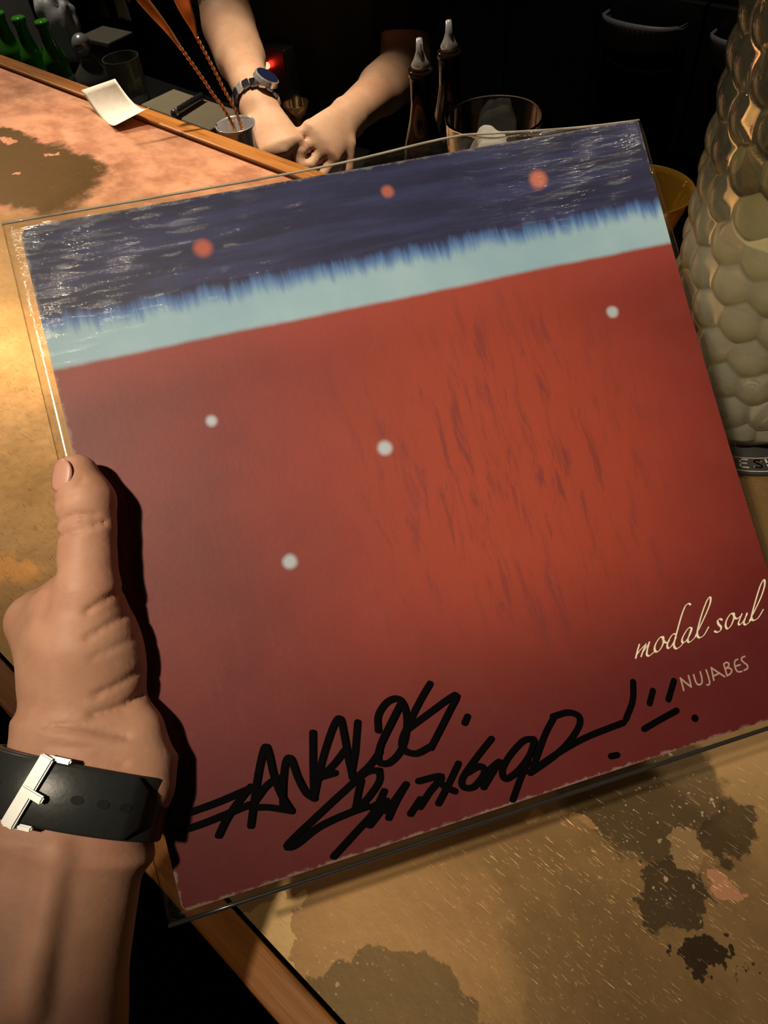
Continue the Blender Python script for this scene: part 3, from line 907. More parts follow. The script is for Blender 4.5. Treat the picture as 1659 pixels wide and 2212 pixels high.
# ------------------------------------------------------------------ things standing on the bar
M_clear = glass('clear_glass', (0.97, 0.98, 0.96))
M_amber = glass('amber_glass', (0.98, 0.60, 0.08))
M_amber.node_tree.nodes['Principled BSDF'].inputs['Transmission Weight'].default_value = 0.94
_j = NT('thick_bubble_glass')
_j.b(Base_Color=_j.mix(_j.noise(_j.coord(), 25, 3), (0.74, 0.70, 0.52), (0.82, 0.79, 0.62)), Roughness=0.04, IOR=1.45, Transmission_Weight=_j.ramp(_j.sep(_j.coord())[2], 0.15, 0.21, 0.84, 0.965))
M_jarglass = _j.m

# pint glass beyond the sleeve
gp = P(1068, 250, 0.158)
pint = empty('drinking_glass', (gp[0], gp[1], BAR + 0.0004))
tag(pint, 'clear straight drinking glass standing behind the top edge of the record sleeve', 'glass')
R1 = 0.0436
prof = [(0.0, 0.0), (0.0325, 0.0), (0.0335, 0.002), (R1 - 0.0002, 0.1562), (R1, 0.1570), (R1 - 0.0004, 0.1576), (R1 - 0.0012, 0.1580), (R1 - 0.0021, 0.1577), (R1 - 0.0025, 0.1570), (R1 - 0.0026, 0.1560), (0.0312, 0.012), (0.029, 0.0095), (0.0, 0.009)]
lathe('glass_body', prof, M_clear, pint, 64)
M_tissue = simple('white_paper', (0.86, 0.84, 0.78), 0.8, bump=0.3, nscale=120)
def lump(name, c, rx, ry, rz, mat, seed, amp=0.12, parent=None, n=24):
    rs = np.random.RandomState(seed)
    ks = rs.randn(7, 3) * 3.0; ph = rs.rand(7) * 6.28
    vs, fs = [], []
    for i in range(n + 1):
        t = math.pi * i / n
        for j in range(2 * n):
            a = math.pi * j / n
            d = np.array([math.sin(t) * math.cos(a), math.sin(t) * math.sin(a), math.cos(t)])
            s = 1 + amp * sum(abs(math.sin(k @ d + p)) - 0.5 for k, p in zip(ks, ph)) / 2
            vs.append(np.sign(d) * np.abs(d) ** 0.75 * s * np.array([rx, ry, rz]) + np.asarray(c))
    for i in range(n):
        for j in range(2 * n):
            k = (j + 1) % (2 * n)
            fs.append((i * 2 * n + j, (i + 1) * 2 * n + j, (i + 1) * 2 * n + k, i * 2 * n + k))
    return mesh_obj(name, vs, fs, mat, parent, True)
gl_n = P(1045, 292, 0.135)
nap = lump('crumpled_napkin', (0, 0, 0.0), 0.020, 0.020, 0.0625, M_tissue, 5, 0.07)
nap.location = (gp[0] - 0.004, gp[1] - 0.003, BAR + 0.0825)
tag(nap, 'white crumpled paper stuffed inside the clear drinking glass', 'napkin')

# amber coupe beside it
ga = P(1387, 408, 0.14)
amb = empty('stemmed_glass', (ga[0], ga[1], BAR + 0.0004))
tag(amb, 'amber stemmed glass half hidden behind the right edge of the sleeve', 'glass')
prof = [(0, 0), (0.033, 0.0), (0.0335, 0.0015), (0.012, 0.006), (0.0075, 0.012), (0.0065, 0.03), (0.0095, 0.038), (0.0075, 0.046), (0.011, 0.058), (0.019, 0.07), (0.0255, 0.09), (0.032, 0.115), (0.0405, 0.1395), (0.0412, 0.140),
        (0.0396, 0.140), (0.0375, 0.1355), (0.0300, 0.115), (0.0235, 0.09), (0.0170, 0.072), (0.0, 0.066)]
lathe('glass_body', prof, M_amber, amb, 56)

# bubble-glass jar on a black coaster at the right
jc = np.array([0.3075, 0.4675])
JR = 0.0715
jar = empty('bubble_glass_jar', (jc[0], jc[1], BAR + 0.0034))
tag(jar, 'tall bubble textured glass jar of pale liquid on a black coaster', 'jar')
JH = 0.36
def jar_outer():
    NT_, NZ = 320, 300
    ncol = 16
    pitch = 2 * math.pi * JR / ncol
    rowh = pitch * 0.90
    vs, fs = [], []
    rs = np.random.RandomState(8)
    jit = rs.rand(40, ncol + 1, 2) * 0.24 - 0.12
    for j in range(NZ + 1):
        z = JH * j / NZ
        base = JR - 0.0055
        if z < 0.012: base -= 0.006 * (1 - z / 0.012) ** 2
        if z > 0.30: base -= 0.010 * ((z - 0.30) / 0.06) ** 2
        for i in range(NT_):
            a = 2 * math.pi * i / NT_
            best = 9
            r0 = int(z / rowh)
            for r in (r0 - 1, r0, r0 + 1):
                if r < 0: continue
                off = 0.5 * (r % 2)
                cf = a / (2 * math.pi) * ncol - off
                for k in (math.floor(cf), math.floor(cf) + 1):
                    jx, jz = jit[r % 40, k % ncol]
                    dx = (cf - k - jx * 0.6) * pitch / (pitch * 0.60)
                    dz = (z - (r + 0.5 + jz * 0.6) * rowh) / (rowh * 0.66)
                    best = min(best, dx * dx + dz * dz)
            b = 0.0072 * (1 - best) ** 0.8 if best < 1 else 0.0
            fade = min(1, max(0, (z - 0.006) / 0.01))
            rr = base + b * fade
            vs.append((rr * math.cos(a), rr * math.sin(a), z))
    for j in range(NZ):
        for i in range(NT_):
            k = (i + 1) % NT_
            fs.append((j * NT_ + i, j * NT_ + k, (j + 1) * NT_ + k, (j + 1) * NT_ + i))
    # inner wall and floor
    b0 = len(vs)
    prof = [(JR - 0.020, JH), (JR - 0.0125, 0.30), (JR - 0.0105, 0.020), (JR - 0.016, 0.012), (0.0, 0.010)]
    seg = NT_
    for r, z in prof:
        for i in range(seg):
            a = 2 * math.pi * i / seg
            vs.append((r * math.cos(a), r * math.sin(a), z))
    top = NZ * NT_
    for i in range(seg):
        k = (i + 1) % seg
        fs.append((top + i, top + k, b0 + k, b0 + i))
        for q in range(len(prof) - 1):
            fs.append((b0 + q * seg + i, b0 + q * seg + k, b0 + (q + 1) * seg + k, b0 + (q + 1) * seg + i))
    c0 = len(vs); vs.append((0, 0, 0.0))
    for i in range(seg): fs.append((c0, (i + 1) % seg, i))
    return vs, fs
v_, f_ = jar_outer()
jb = mesh_obj('glass_body', v_, f_, M_jarglass, jar, True)
bmx = bmesh.new(); bmx.from_mesh(jb.data); bmesh.ops.remove_doubles(bmx, verts=bmx.verts[:], dist=1e-6); bmesh.ops.recalc_face_normals(bmx, faces=bmx.faces[:]); bmx.to_mesh(jb.data); bmx.free()
M_liquid = NT('cloudy_pale_liquid')
M_liquid.b(Base_Color=M_liquid.mix(M_liquid.noise(M_liquid.coord(), 18, 3), (0.55, 0.50, 0.30), (0.62, 0.57, 0.38)), Roughness=0.15, Transmission_Weight=0.35, IOR=1.33)
M_liquid = M_liquid.m
lathe('liquid', [(0, 0.0115), (JR - 0.0168, 0.0135), (JR - 0.0112, 0.0215), (JR - 0.0120, 0.165), (JR - 0.0125, 0.166), (0, 0.165)], M_liquid, jar, 64)['label'] = 'pale cloudy liquid'
coast = empty('coaster', (jc[0], jc[1], BAR))
tag(coast, 'round black printed coaster under the bubble textured jar', 'coaster')
M_coaster = simple('black_coaster', (0.012, 0.011, 0.010), 0.6)
M_cprint = simple('coaster_print', (0.45, 0.42, 0.36), 0.6)
CR = 0.0905
lathe('disc', [(0, 0.0002), (CR, 0.0002), (CR + 0.0004, 0.0012), (CR, 0.0030), (0, 0.0030)], M_coaster, coast, 72)
def ring(name, r0, r1, z, mat, parent, seg=96):
    vs = [(r * math.cos(2 * math.pi * i / seg), r * math.sin(2 * math.pi * i / seg), zz) for zz in (z, z + 0.00015) for r in (r0, r1) for i in range(seg)]
    fs = []
    for i in range(seg):
        k = (i + 1) % seg
        fs += [(2 * seg + i, 3 * seg + i, 3 * seg + k, 2 * seg + k), (i, k, seg + k, seg + i), (i, 2 * seg + i, 2 * seg + k, k), (seg + i, seg + k, 3 * seg + k, 3 * seg + i)]
    return mesh_obj(name, vs, fs, mat, parent)
ring('outer_printed_ring', CR - 0.0030, CR - 0.0022, 0.0030, M_cprint, coast)
ring('inner_printed_ring', JR + 0.0020, JR + 0.0026, 0.0030, M_cprint, coast)
letters = {'E': [[(0.8, 1), (0, 1), (0, 0), (0.8, 0)], [(0, 0.52), (0.65, 0.52)]],
           'S': [[(0.85, 0.85), (0.6, 1), (0.2, 0.95), (0.1, 0.72), (0.45, 0.52), (0.8, 0.32), (0.75, 0.06), (0.4, 0), (0.05, 0.14)]],
           'H': [[(0, 1), (0, 0)], [(0.85, 1), (0.85, 0)], [(0, 0.5), (0.85, 0.5)]]}
lv, lf = [], []
tgt = P(1637, 1004, 0.003)
a_mid = math.atan2(tgt[1] - jc[1], tgt[0] - jc[0])
LH = 0.0085
for ci, ch in enumerate('ESH'):
    for st in letters[ch]:
        pts2 = catmull([np.array(p) for p in st], 5) if ch == 'S' else [np.array(p, float) for p in st]
        q = []
        for p in pts2:
            rr = JR + 0.0042 + (1 - p[1]) * LH
            aa = a_mid + ((ci - 1) * 0.0100 + (p[0] - 0.42) * 0.0066) / (JR + 0.008)
            q.append(np.array([rr * math.cos(aa), rr * math.sin(aa)]))
        for a, b in zip(q[:-1], q[1:]):
            t = (b - a) / np.linalg.norm(b - a); nn = np.array([-t[1], t[0]]) * 0.00075; t = t * 0.0007
            k = len(lv)
            lv += [(*(a - t + nn), 0.00318), (*(b + t + nn), 0.00318), (*(b + t - nn), 0.00318), (*(a - t - nn), 0.00318)]
            lf.append((k, k + 1, k + 2, k + 3))
mesh_obj('printed_letters', lv, lf, M_cprint, coast)['label'] = 'pale capitals reading ESH'

# white paper slip curled on the far edge of the bar
cor = [P(175, 195, 0.022), P(248, 170, 0.045), P(322, 232, 0.022), P(250, 270, 0.010)]
vs, fs = [], []
for i in range(15):
    for j in range(15):
        a, b = i / 14, j / 14
        p = cor[0] * (1 - a) * (1 - b) + cor[1] * a * (1 - b) + cor[2] * a * b + cor[3] * (1 - a) * b
        p = p - np.array([0, 0, 0.016 * 4 * b * (1 - b)])
        vs.append(p)
for i in range(14):
    for j in range(14):
        fs.append((i * 15 + j, i * 15 + j + 1, (i + 1) * 15 + j + 1, (i + 1) * 15 + j))
sl_o = empty('paper_slip', cor[3])
pc = mesh_obj('paper_sheet', [v - cor[3] for v in vs], fs, M_tissue, sl_o, True)
md = pc.modifiers.new('thick', 'SOLIDIFY'); md.thickness = 0.0005
tag(sl_o, 'small curled white paper slip lying on the far edge of the bar', 'paper')

# ------------------------------------------------------------------ the serving side: low worktop
WT = -0.20
M_steelwt = simple('dark_stainless', (0.025, 0.025, 0.026), 0.4, 0.6)
wtop = empty('work_counter', (0, 0, 0), BAR_ROT)
tag(wtop, 'low dark steel work counter behind the bar', 'counter')
bm_obj('steel_top', box_bm(-3.6, 1.3, 0.645, 1.03, BAR + WT - 0.03, BAR + WT), M_steelwt, wtop, bevel=0.003)
bm_obj('lower_front', box_bm(-3.6, 1.3, 0.93, 0.96, 0.0, BAR + WT - 0.031), M_panel, wtop)

# back bar with drawers and half-moon pulls
BN = 1.56
M_black_lac = simple('black_lacquer', (0.012, 0.012, 0.013), 0.32)
M_pull = simple('grey_moulded_pull', (0.16, 0.16, 0.16), 0.5)
bb = empty('back_bar', (0, 0, 0), BAR_ROT)
tag(bb, 'black back bar cabinet with drawers along the wall', 'cabinet')
bm_obj('carcass', box_bm(-3.6, 1.6, BN + 0.02, BN + 0.5, 0.0, BAR + 0.08), M_black_lac, bb)
bm_obj('cabinet_top', box_bm(-3.62, 1.62, BN - 0.015, BN + 0.5, BAR + 0.082, BAR + 0.11), M_black_lac, bb, bevel=0.003)
def on_back(px, py):
    r = M @ np.array([(px - CX) / F, (py - CY) / F, 1.0])
    t = BN / (r @ BY)
    q = r * t
    return float(BX @ q), q[2] + CAMHZ
CAMHZ = CAMZ
xa, za = on_back(1320, 22); xb, zb = on_back(1488, 50)
pw = (xb - xa); pzc = (za + zb) / 2
xc_, zc_ = on_back(1551, 62)
pitchx = xc_ - xa
def pull(cx, ztop, wdt, parent):
    # half-moon cup: flat mouth at the top, curved lip standing off the drawer
    vs, fs = [], []
    n = 24
    R = wdt / 2
    prof = [(1.0, 0.0, 0.0), (1.0, 0.035, 0.004), (0.97, 0.040, 0.0), (0.92, 0.040, -0.012), (0.86, 0.034, -0.030), (0.80, 0.0, -0.040)]
    for i in range(n + 1):
        a = math.pi * i / n
        for k, (s, dep, dz) in enumerate(prof):
            x = cx - R * s * math.cos(a)
            bulge = math.sin(a) ** 0.6 if 0 < i < n else 0.0
            vs.append((x, BN - 0.001 - (0.006 + 0.058 * bulge) * (1 if k not in (0, 5) else (0.86 if k == 0 else 0.0)) * (1 if k < 3 else 0.9), ztop + dz - 0.012 * bulge * (k > 2)))
    m = len(prof)
    for i in range(n):
        for k in range(m - 1):
            fs.append((i * m + k, (i + 1) * m + k, (i + 1) * m + k + 1, i * m + k + 1))
    o = mesh_obj('drawer_pull', vs, fs, M_pull, parent, True)
    md = o.modifiers.new('thick', 'SOLIDIFY'); md.thickness = 0.004
    return o
drawer_w = pitchx
k0 = -3
for k in range(-9, 3):
    x0 = xa - 0.02 + k * pitchx - (pitchx - pw) / 2 + 0.02
    dr = bm_obj('drawer', box_bm(x0 + 0.003, x0 + pitchx - 0.003, BN, BN + 0.019, BAR - 0.33, pzc + 0.035), M_black_lac, bb, bevel=0.002)
    if k in (0, 1):
        pl = pull(x0 + pitchx / 2, pzc, pw, dr)
        refl_arc = [np.array([x0 + pitchx / 2 - pw * 0.44 * math.cos(a), BN - 0.004 - 0.030 * math.sin(a), pzc - 0.072 - 0.012 * math.sin(a)]) for a in np.linspace(0.25, math.pi - 0.25, 16)]
        tube('pull_reflection', refl_arc, 0.0032, M_pull, dr, 8)  # solid arc imitating the pull's reflection on the glossy drawer

# ------------------------------------------------------------------ small things on the work counter
WZ = BAR + WT
M_green = glass('green_bottle_glass', (0.10, 0.50, 0.06), 0.04)
_g = NT('green_bottle_glass_thick')
_g.b(Base_Color=_g.mix(_g.noise(_g.coord(), 20, 2), (0.05, 0.30, 0.02), (0.08, 0.42, 0.035)), Roughness=0.08, Transmission_Weight=0.2, IOR=1.45)
M_green = _g.m
M_label = simple('pale_blue_label', (0.45, 0.52, 0.60), 0.6)
M_cap = simple('bottle_cap', (0.55, 0.56, 0.55), 0.25, 0.9)
def bottle(px, py, label):
    p = P(px, py, WT)
    t = empty('beer_bottle', (p[0], p[1], WZ + 0.0004))
    lathe('glass_body', [(0, 0), (0.0235, 0), (0.025, 0.003), (0.025, 0.082), (0.0235, 0.094), (0.0150, 0.112), (0.0125, 0.125), (0.0118, 0.146), (0.0132, 0.148), (0.0132, 0.155), (0.0118, 0.156), (0, 0.156)], M_green, t, 32)
    lathe('paper_label', [(0.0253, 0.012), (0.0256, 0.012), (0.0256, 0.055), (0.0253, 0.055)], M_label, t, 32)
    lathe('bottle_cap', [(0.0119, 0.1505), (0.0146, 0.1505), (0.0142, 0.158), (0.012, 0.1605), (0, 0.1610)], M_green, t, 21)
    tag(t, label, 'bottle', 'green beer bottles behind the bar edge')
bottle(154, 222, 'green beer bottle nearest the chrome stoppered decanter')
bottle(106, 212, 'green beer bottle in the middle of the row of three')
bottle(64, 199, 'green beer bottle at the far left of the row, by the frame edge')

M_bag = simple('white_plastic_bag', (0.40, 0.41, 0.43), 0.5, bump=0.3, nscale=60)
c = BW(-1.90, 0.968)
bag = lump('plastic_bag', (0, 0, 0), 0.040, 0.036, 0.066, M_bag, 11, 0.16)
bag.location = (c[0], c[1], WZ + 0.084)
tag(bag, 'crumpled grey white plastic bag behind the green beer bottles', 'bag')
M_carton = simple('pale_carton', (0.34, 0.35, 0.34), 0.7)
c = BW(-2.10, 0.975)
ct = bm_obj('carton', box_bm(-0.10, 0.035, -0.045, 0.045, 0, 0.21), M_carton, bevel=0.004)
ct.location = (c[0] - 0.02, c[1], WZ + 0.0004); ct.rotation_euler = (0, 0, BAR_ROT)
tag(ct, 'pale grey carton at the top left behind the beer bottles', 'carton')

# decanter with chrome ball stopper
M_chrome = simple('chrome', (0.80, 0.82, 0.86), 0.2, 0.75, nscale=60)
M_dimglass = NT('smoky_glass')
M_dimglass.b(Base_Color=M_dimglass.mix(M_dimglass.noise(M_dimglass.coord(), 20, 2), (0.34, 0.34, 0.30), (0.62, 0.62, 0.58)), Roughness=0.05, Transmission_Weight=0.85, IOR=1.45)
M_dimglass = M_dimglass.m
p = P(216, 212, WT)
dc = empty('decanter', (p[0], p[1], WZ + 0.0004))
tag(dc, 'round glass decanter with a chrome ball stopper behind the bar edge', 'decanter')
lathe('glass_body', [(0, 0), (0.030, 0), (0.037, 0.006), (0.040, 0.030), (0.036, 0.052), (0.020, 0.068), (0.013, 0.078), (0.015, 0.088), (0.012, 0.088), (0.010, 0.078), (0.017, 0.066), (0.033, 0.050), (0.036, 0.030), (0.033, 0.009), (0, 0.006)], M_dimglass, dc, 40)
lathe('stopper', [(0, 0.0885)] + [(0.0195 * math.sin(a), 0.1085 - 0.0195 * math.cos(a)) for a in np.linspace(0.3, math.pi - 0.02, 16)] + [(0, 0.1281)], M_chrome, dc, 32)['label'] = 'chrome ball stopper'

# ribbed mixing glass
p = P(292, 228, WT)
mg = empty('mixing_glass', (p[0], p[1], WZ + 0.0004))
tag(mg, 'cut glass mixing tumbler behind the curled paper slip', 'glass')
vs, fs = [], []
prof = [(0.030, 0.0), (0.034, 0.004), (0.037, 0.085), (0.0375, 0.095), (0.0350, 0.095), (0.0345, 0.085), (0.031, 0.012), (0.0, 0.010)]
seg = 48
for i in range(seg):
    a = 2 * math.pi * i / seg
    for k, (r, z) in enumerate(prof):
        rr = r + (0.0009 if (k in (1, 2) and i % 4 < 2) else 0)
        vs.append((rr * math.cos(a), rr * math.sin(a), z))
n = len(prof)
for i in range(seg):
    j = (i + 1) % seg
    for k in range(n - 1):
        fs.append((i * n + k, j * n + k, j * n + k + 1, i * n + k + 1))
fs.append(tuple(i * n for i in range(seg))[::-1])
mesh_obj('glass_body', vs, fs, M_dimglass, mg)

# lidded dark box
p = P(252, 150, WT)
bx_ = empty('lidded_box', (p[0], p[1], WZ + 0.0004), BAR_ROT + 0.1)
tag(bx_, 'dark lidded box standing behind the decanter', 'box')
M_boxs = simple('dark_brown_card', (0.035, 0.022, 0.016), 0.7)
M_boxl = simple('dull_grey_lid', (0.085, 0.082, 0.066), 0.6)
bm_obj('box_body', box_bm(-0.05, 0.05, -0.035, 0.035, 0, 0.062), M_boxs, bx_, bevel=0.002)
bm_obj('lid', box_bm(-0.052, 0.052, -0.037, 0.037, 0.0622, 0.074), M_boxl, bx_, bevel=0.003)

# cutting board in a black tray, metal tube across it
p = P(418, 232, WT + 0.03)
ty = empty('bar_tray', (p[0], p[1], WZ + 0.0003), BAR_ROT)
tag(ty, 'black rimmed tray under the cream cutting board', 'tray')
M_blackpl = simple('black_plastic', (0.012, 0.012, 0.012), 0.4)
bm_obj('tray_base', box_bm(-0.125, 0.125, -0.060, 0.048, 0, 0.012), M_blackpl, ty, bevel=0.002)
for nm, b in (('tray_rim', (-0.125, 0.125, -0.0598, -0.054, 0.0122, 0.024)), ('tray_rim', (-0.125, 0.125, 0.042, 0.0478, 0.0122, 0.024)), ('tray_rim', (-0.125, -0.119, -0.0538, 0.0418, 0.0122, 0.024)), ('tray_rim', (0.119, 0.125, -0.0538, 0.0418, 0.0122, 0.024))):
    bm_obj(nm, box_bm(*b), M_blackpl, ty)
M_board2 = simple('cream_board', (0.50, 0.43, 0.27), 0.6)
cb = bm_obj('cutting_board', box_bm(-0.112, 0.112, -0.050, 0.038, 0, 0.018), M_board2, bevel=0.003)
cb.location = (p[0], p[1], WZ + 0.0128); cb.rotation_euler = (0, 0, BAR_ROT)
tag(cb, 'cream cutting board lying in the black tray behind the bar', 'cutting board')
zt = WT + 0.0128 + 0.018 + 0.0085
a = P(374, 247, zt); b = P(436, 208, zt)
tb = empty('metal_tube', a)
tag(tb, 'short ribbed metal tube lying on the cream cutting board', 'tube')
pts = [(b - a) * t for t in np.linspace(0, 1, 21)]
tube('barrel', pts[2:], [0.0075 if k % 3 else 0.0082 for k in range(19)], M_dimglass if False else simple('dull_steel', (0.30, 0.31, 0.33), 0.25, 0.9), tb, 16)
tube('bright_cap', [pts[0], pts[1] * 0.4, pts[1], pts[2] * 0.98], [0.0065, 0.0082, 0.0084, 0.0082], M_chrome, tb, 16)

# bar spoons in a chrome tin
sb = D(519, 318, 1.112)
tin = empty('chrome_tin', (sb[0], sb[1], WZ + 0.0004))
tag(tin, 'shiny chrome tin holding two copper bar spoons', 'tin')
hh = 0.198
lathe('tin_body', [(0, 0), (0.024, 0), (0.0255, 0.003), (0.0275, hh - 0.004), (0.0285, hh), (0.0270, hh), (0.0260, hh - 0.006), (0.0240, 0.005), (0, 0.004)], M_chrome, tin, 40)
M_spoon = NT('copper_spoon')
M_spoon.b(Base_Color=M_spoon.mix(M_spoon.noise(M_spoon.coord(), 60, 3), (0.50, 0.18, 0.06), (0.70, 0.30, 0.11)), Metallic=0.75, Roughness=0.32)
M_spoon = M_spoon.m
def spoon(label, path, blade, wide, twist):
    # path: points up the shaft; blade: points along the flattened paddle
    o0 = path[0]
    t = empty('bar_spoon', o0)
    tag(t, label, 'bar spoon', 'copper bar spoons in the chrome tin')
    q = catmull([p - o0 for p in path], 40)
    vs, fs = [], []
    n = len(q); seg = 8
    d = q[-1] - q[0]; d /= np.linalg.norm(d)
    a = np.cross(d, np.array([0.2, 0.1, 1.0])); a /= np.linalg.norm(a); b = np.cross(d, a)
    L = 0
    for i in range(n):
        if i: L += np.linalg.norm(q[i] - q[i - 1])
        ang = L / 0.0135 * 2 * math.pi * twist
        ca, sa = math.cos(ang), math.sin(ang)
        u = a * ca + b * sa; v = -a * sa + b * ca
        for k in range(seg):
            an = 2 * math.pi * k / seg
            vs.append(q[i] + u * 0.0029 * math.cos(an) + v * 0.0017 * math.sin(an))
    for i in range(n - 1):
        for k in range(seg):
            l = (k + 1) % seg
            fs.append((i * seg + k, i * seg + l, (i + 1) * seg + l, (i + 1) * seg + k))
    fs.append(tuple(range(seg))[::-1]); fs.append(tuple((n - 1) * seg + k for k in range(seg)))
    mesh_obj('twisted_shaft', vs, fs, M_spoon, t, True)
    q = catmull([p - o0 for p in blade], 8)
    n = len(q); vs, fs = [], []
    view = o0 - np.array([0, 0, CAMZ]); view /= np.linalg.norm(view)
    for i in range(n):
        tt = i / (n - 1)
        w_ = 0.0024 + (wide - 0.0024) * math.sin(min(1, tt * 1.25) * math.pi * 0.5) ** 1.6 * (1 if tt < 0.75 else math.sqrt(max(0.02, 1 - ((tt - 0.75) / 0.25) ** 2)))
        dd = q[min(i + 1, n - 1)] - q[max(i - 1, 0)]; dd /= np.linalg.norm(dd)
        s_ = np.cross(dd, view); s_ /= np.linalg.norm(s_)
        s_ = s_ * 0.93 + view * 0.36; s_ /= np.linalg.norm(s_)
        m_ = np.cross(s_, dd)
        th = 0.0012 + 0.0012 * (1 - tt)
        for k in range(12):
            an = 2 * math.pi * k / 12
            vs.append(q[i] + s_ * w_ * math.cos(an) + m_ * th * math.sin(an))
    for i in range(n - 1):
        for k in range(12):
            l = (k + 1) % 12
            fs.append((i * 12 + k, i * 12 + l, (i + 1) * 12 + l, (i + 1) * 12 + k))
    fs.append(tuple(range(12))[::-1]); fs.append(tuple((n - 1) * 12 + k for k in range(12)))
    mesh_obj('paddle', vs, fs, M_spoon, t, True)
foot = np.array([sb[0] + 0.008, sb[1] - 0.002, WZ + 0.008])
spoon('copper bar spoon whose narrow paddle leans furthest left out of the tin', [foot, D(514, 298, 1.085), D(452, 192, 1.036), D(388, 100, 0.995)],
      [D(390, 103, 0.997), D(368, 72, 0.985), D(338, 35, 0.967), D(305, -5, 0.95), D(275, -45, 0.935)], 0.0068, 1.0)
foot2 = np.array([sb[0] + 0.010, sb[1] + 0.004, WZ + 0.008])
spoon('copper bar spoon with the wider paddle, standing right of its neighbour', [foot2, D(527, 292, 1.094), D(478, 182, 1.050), D(425, 80, 1.015)],
      [D(426, 83, 1.017), D(416, 55, 1.004), D(402, 22, 0.99), D(388, -15, 0.972), D(372, -55, 0.955)], 0.0110, 1.0)

# appliance with red standby light
led = D(576, 143, 1.36)
ap = empty('bar_appliance', (led[0], led[1], WZ + 0.0004), BAR_ROT)
tag(ap, 'black countertop appliance with a glowing red standby light', 'appliance')
bm_obj('housing', box_bm(-0.045, 0.045, 0.006, 0.034, 0, led[2] - WZ + 0.03), M_blackpl, ap, bevel=0.004)
_e = NT('red_standby_glow')
_e.b(Base_Color=_e.mix(_e.noise(_e.coord(), 10), (0.9, 0.05, 0.02), (1, 0.08, 0.03)), Emission_Color=(1.0, 0.03, 0.015), Emission_Strength=25.0)
ledm = lathe('standby_light', [(0.0055 * math.sin(a), -0.0055 * math.cos(a)) for a in np.linspace(0, math.pi, 12)], _e.m, ap, 20)
ledm.location = (0, 0.0012, led[2] - WZ)
ledm['label'] = 'red glowing light'

# brass jigger
p = P(655, 325, WT)
jg = empty('jigger', (p[0], p[1], WZ + 0.0004))
tag(jg, 'small brass jigger standing between the bartender hands', 'jigger')
M_brass = simple('brass', (0.62, 0.38, 0.14), 0.25, 0.9)
lathe('jigger_body', [(0, 0.012), (0.006, 0.012), (0.020, 0.001), (0.0215, 0.0), (0.021, 0.002), (0.0065, 0.034), (0.006, 0.038), (0.0072, 0.042), (0.0235, 0.086), (0.0225, 0.086), (0.0055, 0.044), (0, 0.043)], M_brass, jg, 36)

# two dark bottles with steel pourers
M_darkglass = simple('black_bottle_glass', (0.008, 0.006, 0.005), 0.08)
def dark_bottle(px, py, h, hgt, label):
    p = P(px, py, h)
    t = empty('pourer_bottle', (p[0], p[1], WZ + 0.0004))
    k = hgt
    lathe('glass_body', [(0, 0), (0.0255, 0), (0.0268, 0.004), (0.0268, k * 0.60), (0.0245, k * 0.68), (0.016, k * 0.80), (0.0135, k * 0.86), (0.0135, k * 0.97), (0.0150, k * 0.975), (0.0150, k), (0, k)], M_darkglass, t, 40)
    lathe('steel_pourer', [(0, k + 0.0003), (0.0105, k + 0.0003), (0.0110, k + 0.006), (0.0075, k + 0.012), (0.0045, k + 0.020), (0.0035, k + 0.034), (0, k + 0.034)], M_chrome, t, 24)
    tag(t, label, 'bottle', 'dark bottles with steel pourers')
dark_bottle(908, 150, 0.085, 0.285, 'black bottle with steel pourer nearer the bartender arm')
dark_bottle(970, 110, 0.085, 0.285, 'black bottle with steel pourer nearer the clear drinking glass')

# towels on the rail of the back bar
xr0, zr = on_back(180, -60); xr1, _z = on_back(330, -40)
rail = empty('towel_rail', (0, 0, 0), BAR_ROT)
tag(rail, 'dark towel rail fixed to the back bar', 'rail')
tube('rail_bar', [np.array([x, BN - 0.03, zr]) for x in np.linspace(xr0 - 0.1, xr1 + 0.1, 6)], 0.005, M_blackpl, rail, 10)
for x in (xr0 - 0.09, xr1 + 0.09):
    tube('rail_bracket', [np.array([x, BN - 0.03, zr]), np.array([x, BN + 0.0, zr])], 0.004, M_blackpl, rail, 8)
for (px0, px1, yb, col, lb) in ((214, 234, 36, (0.20, 0.07, 0.035), 'rust brown cloth hanging left on the back bar rail'), (238, 256, 28, (0.22, 0.22, 0.20), 'grey cloth hanging between the brown and the cream one'), (276, 302, 32, (0.42, 0.38, 0.26), 'cream cloth hanging right on the back bar rail')):
    xa_, zb_ = on_back(px0, yb); xb_, _ = on_back(px1, yb)
    vs, fs = [], []
    NXc, NZc = 8, 14
    for side in (0, 1):
        for j in range(NZc + 1):
            for i in range(NXc + 1):
                x = xa_ + (xb_ - xa_) * i / NXc
                top_z = zr + 0.0065
                bot_z = zb_ if side == 0 else zb_ + 0.05
                z = top_z + (bot_z - top_z) * j / NZc
                dy = min(1, j / 2) * 0.0075
                yy = BN - 0.03 + (-dy if side == 0 else dy) + 0.0025 * math.sin(i * 1.5 + j * 0.2) * min(1, j / 3) * (1 if side == 0 else 0.4)
                vs.append((x, yy, z))
    w_ = NXc + 1; off = (NXc + 1) * (NZc + 1)
    for side in (0, 1):
        for j in range(NZc):
            for i in range(NXc):
                b = side * off + j * w_ + i
                fs.append((b, b + 1, b + 1 + w_, b + w_))
    for i in range(NXc): fs.append((i, i + 1, off + i + 1, off + i))
    o = mesh_obj('bar_towel', vs, fs, simple('towel_cloth', col, 0.9, bump=0.4, nscale=200), None, True)
    o.rotation_euler = (0, 0, BAR_ROT)
    md = o.modifiers.new('thick', 'SOLIDIFY'); md.thickness = 0.0015
    tag(o, lb, 'towel', 'cloths on the back bar rail')

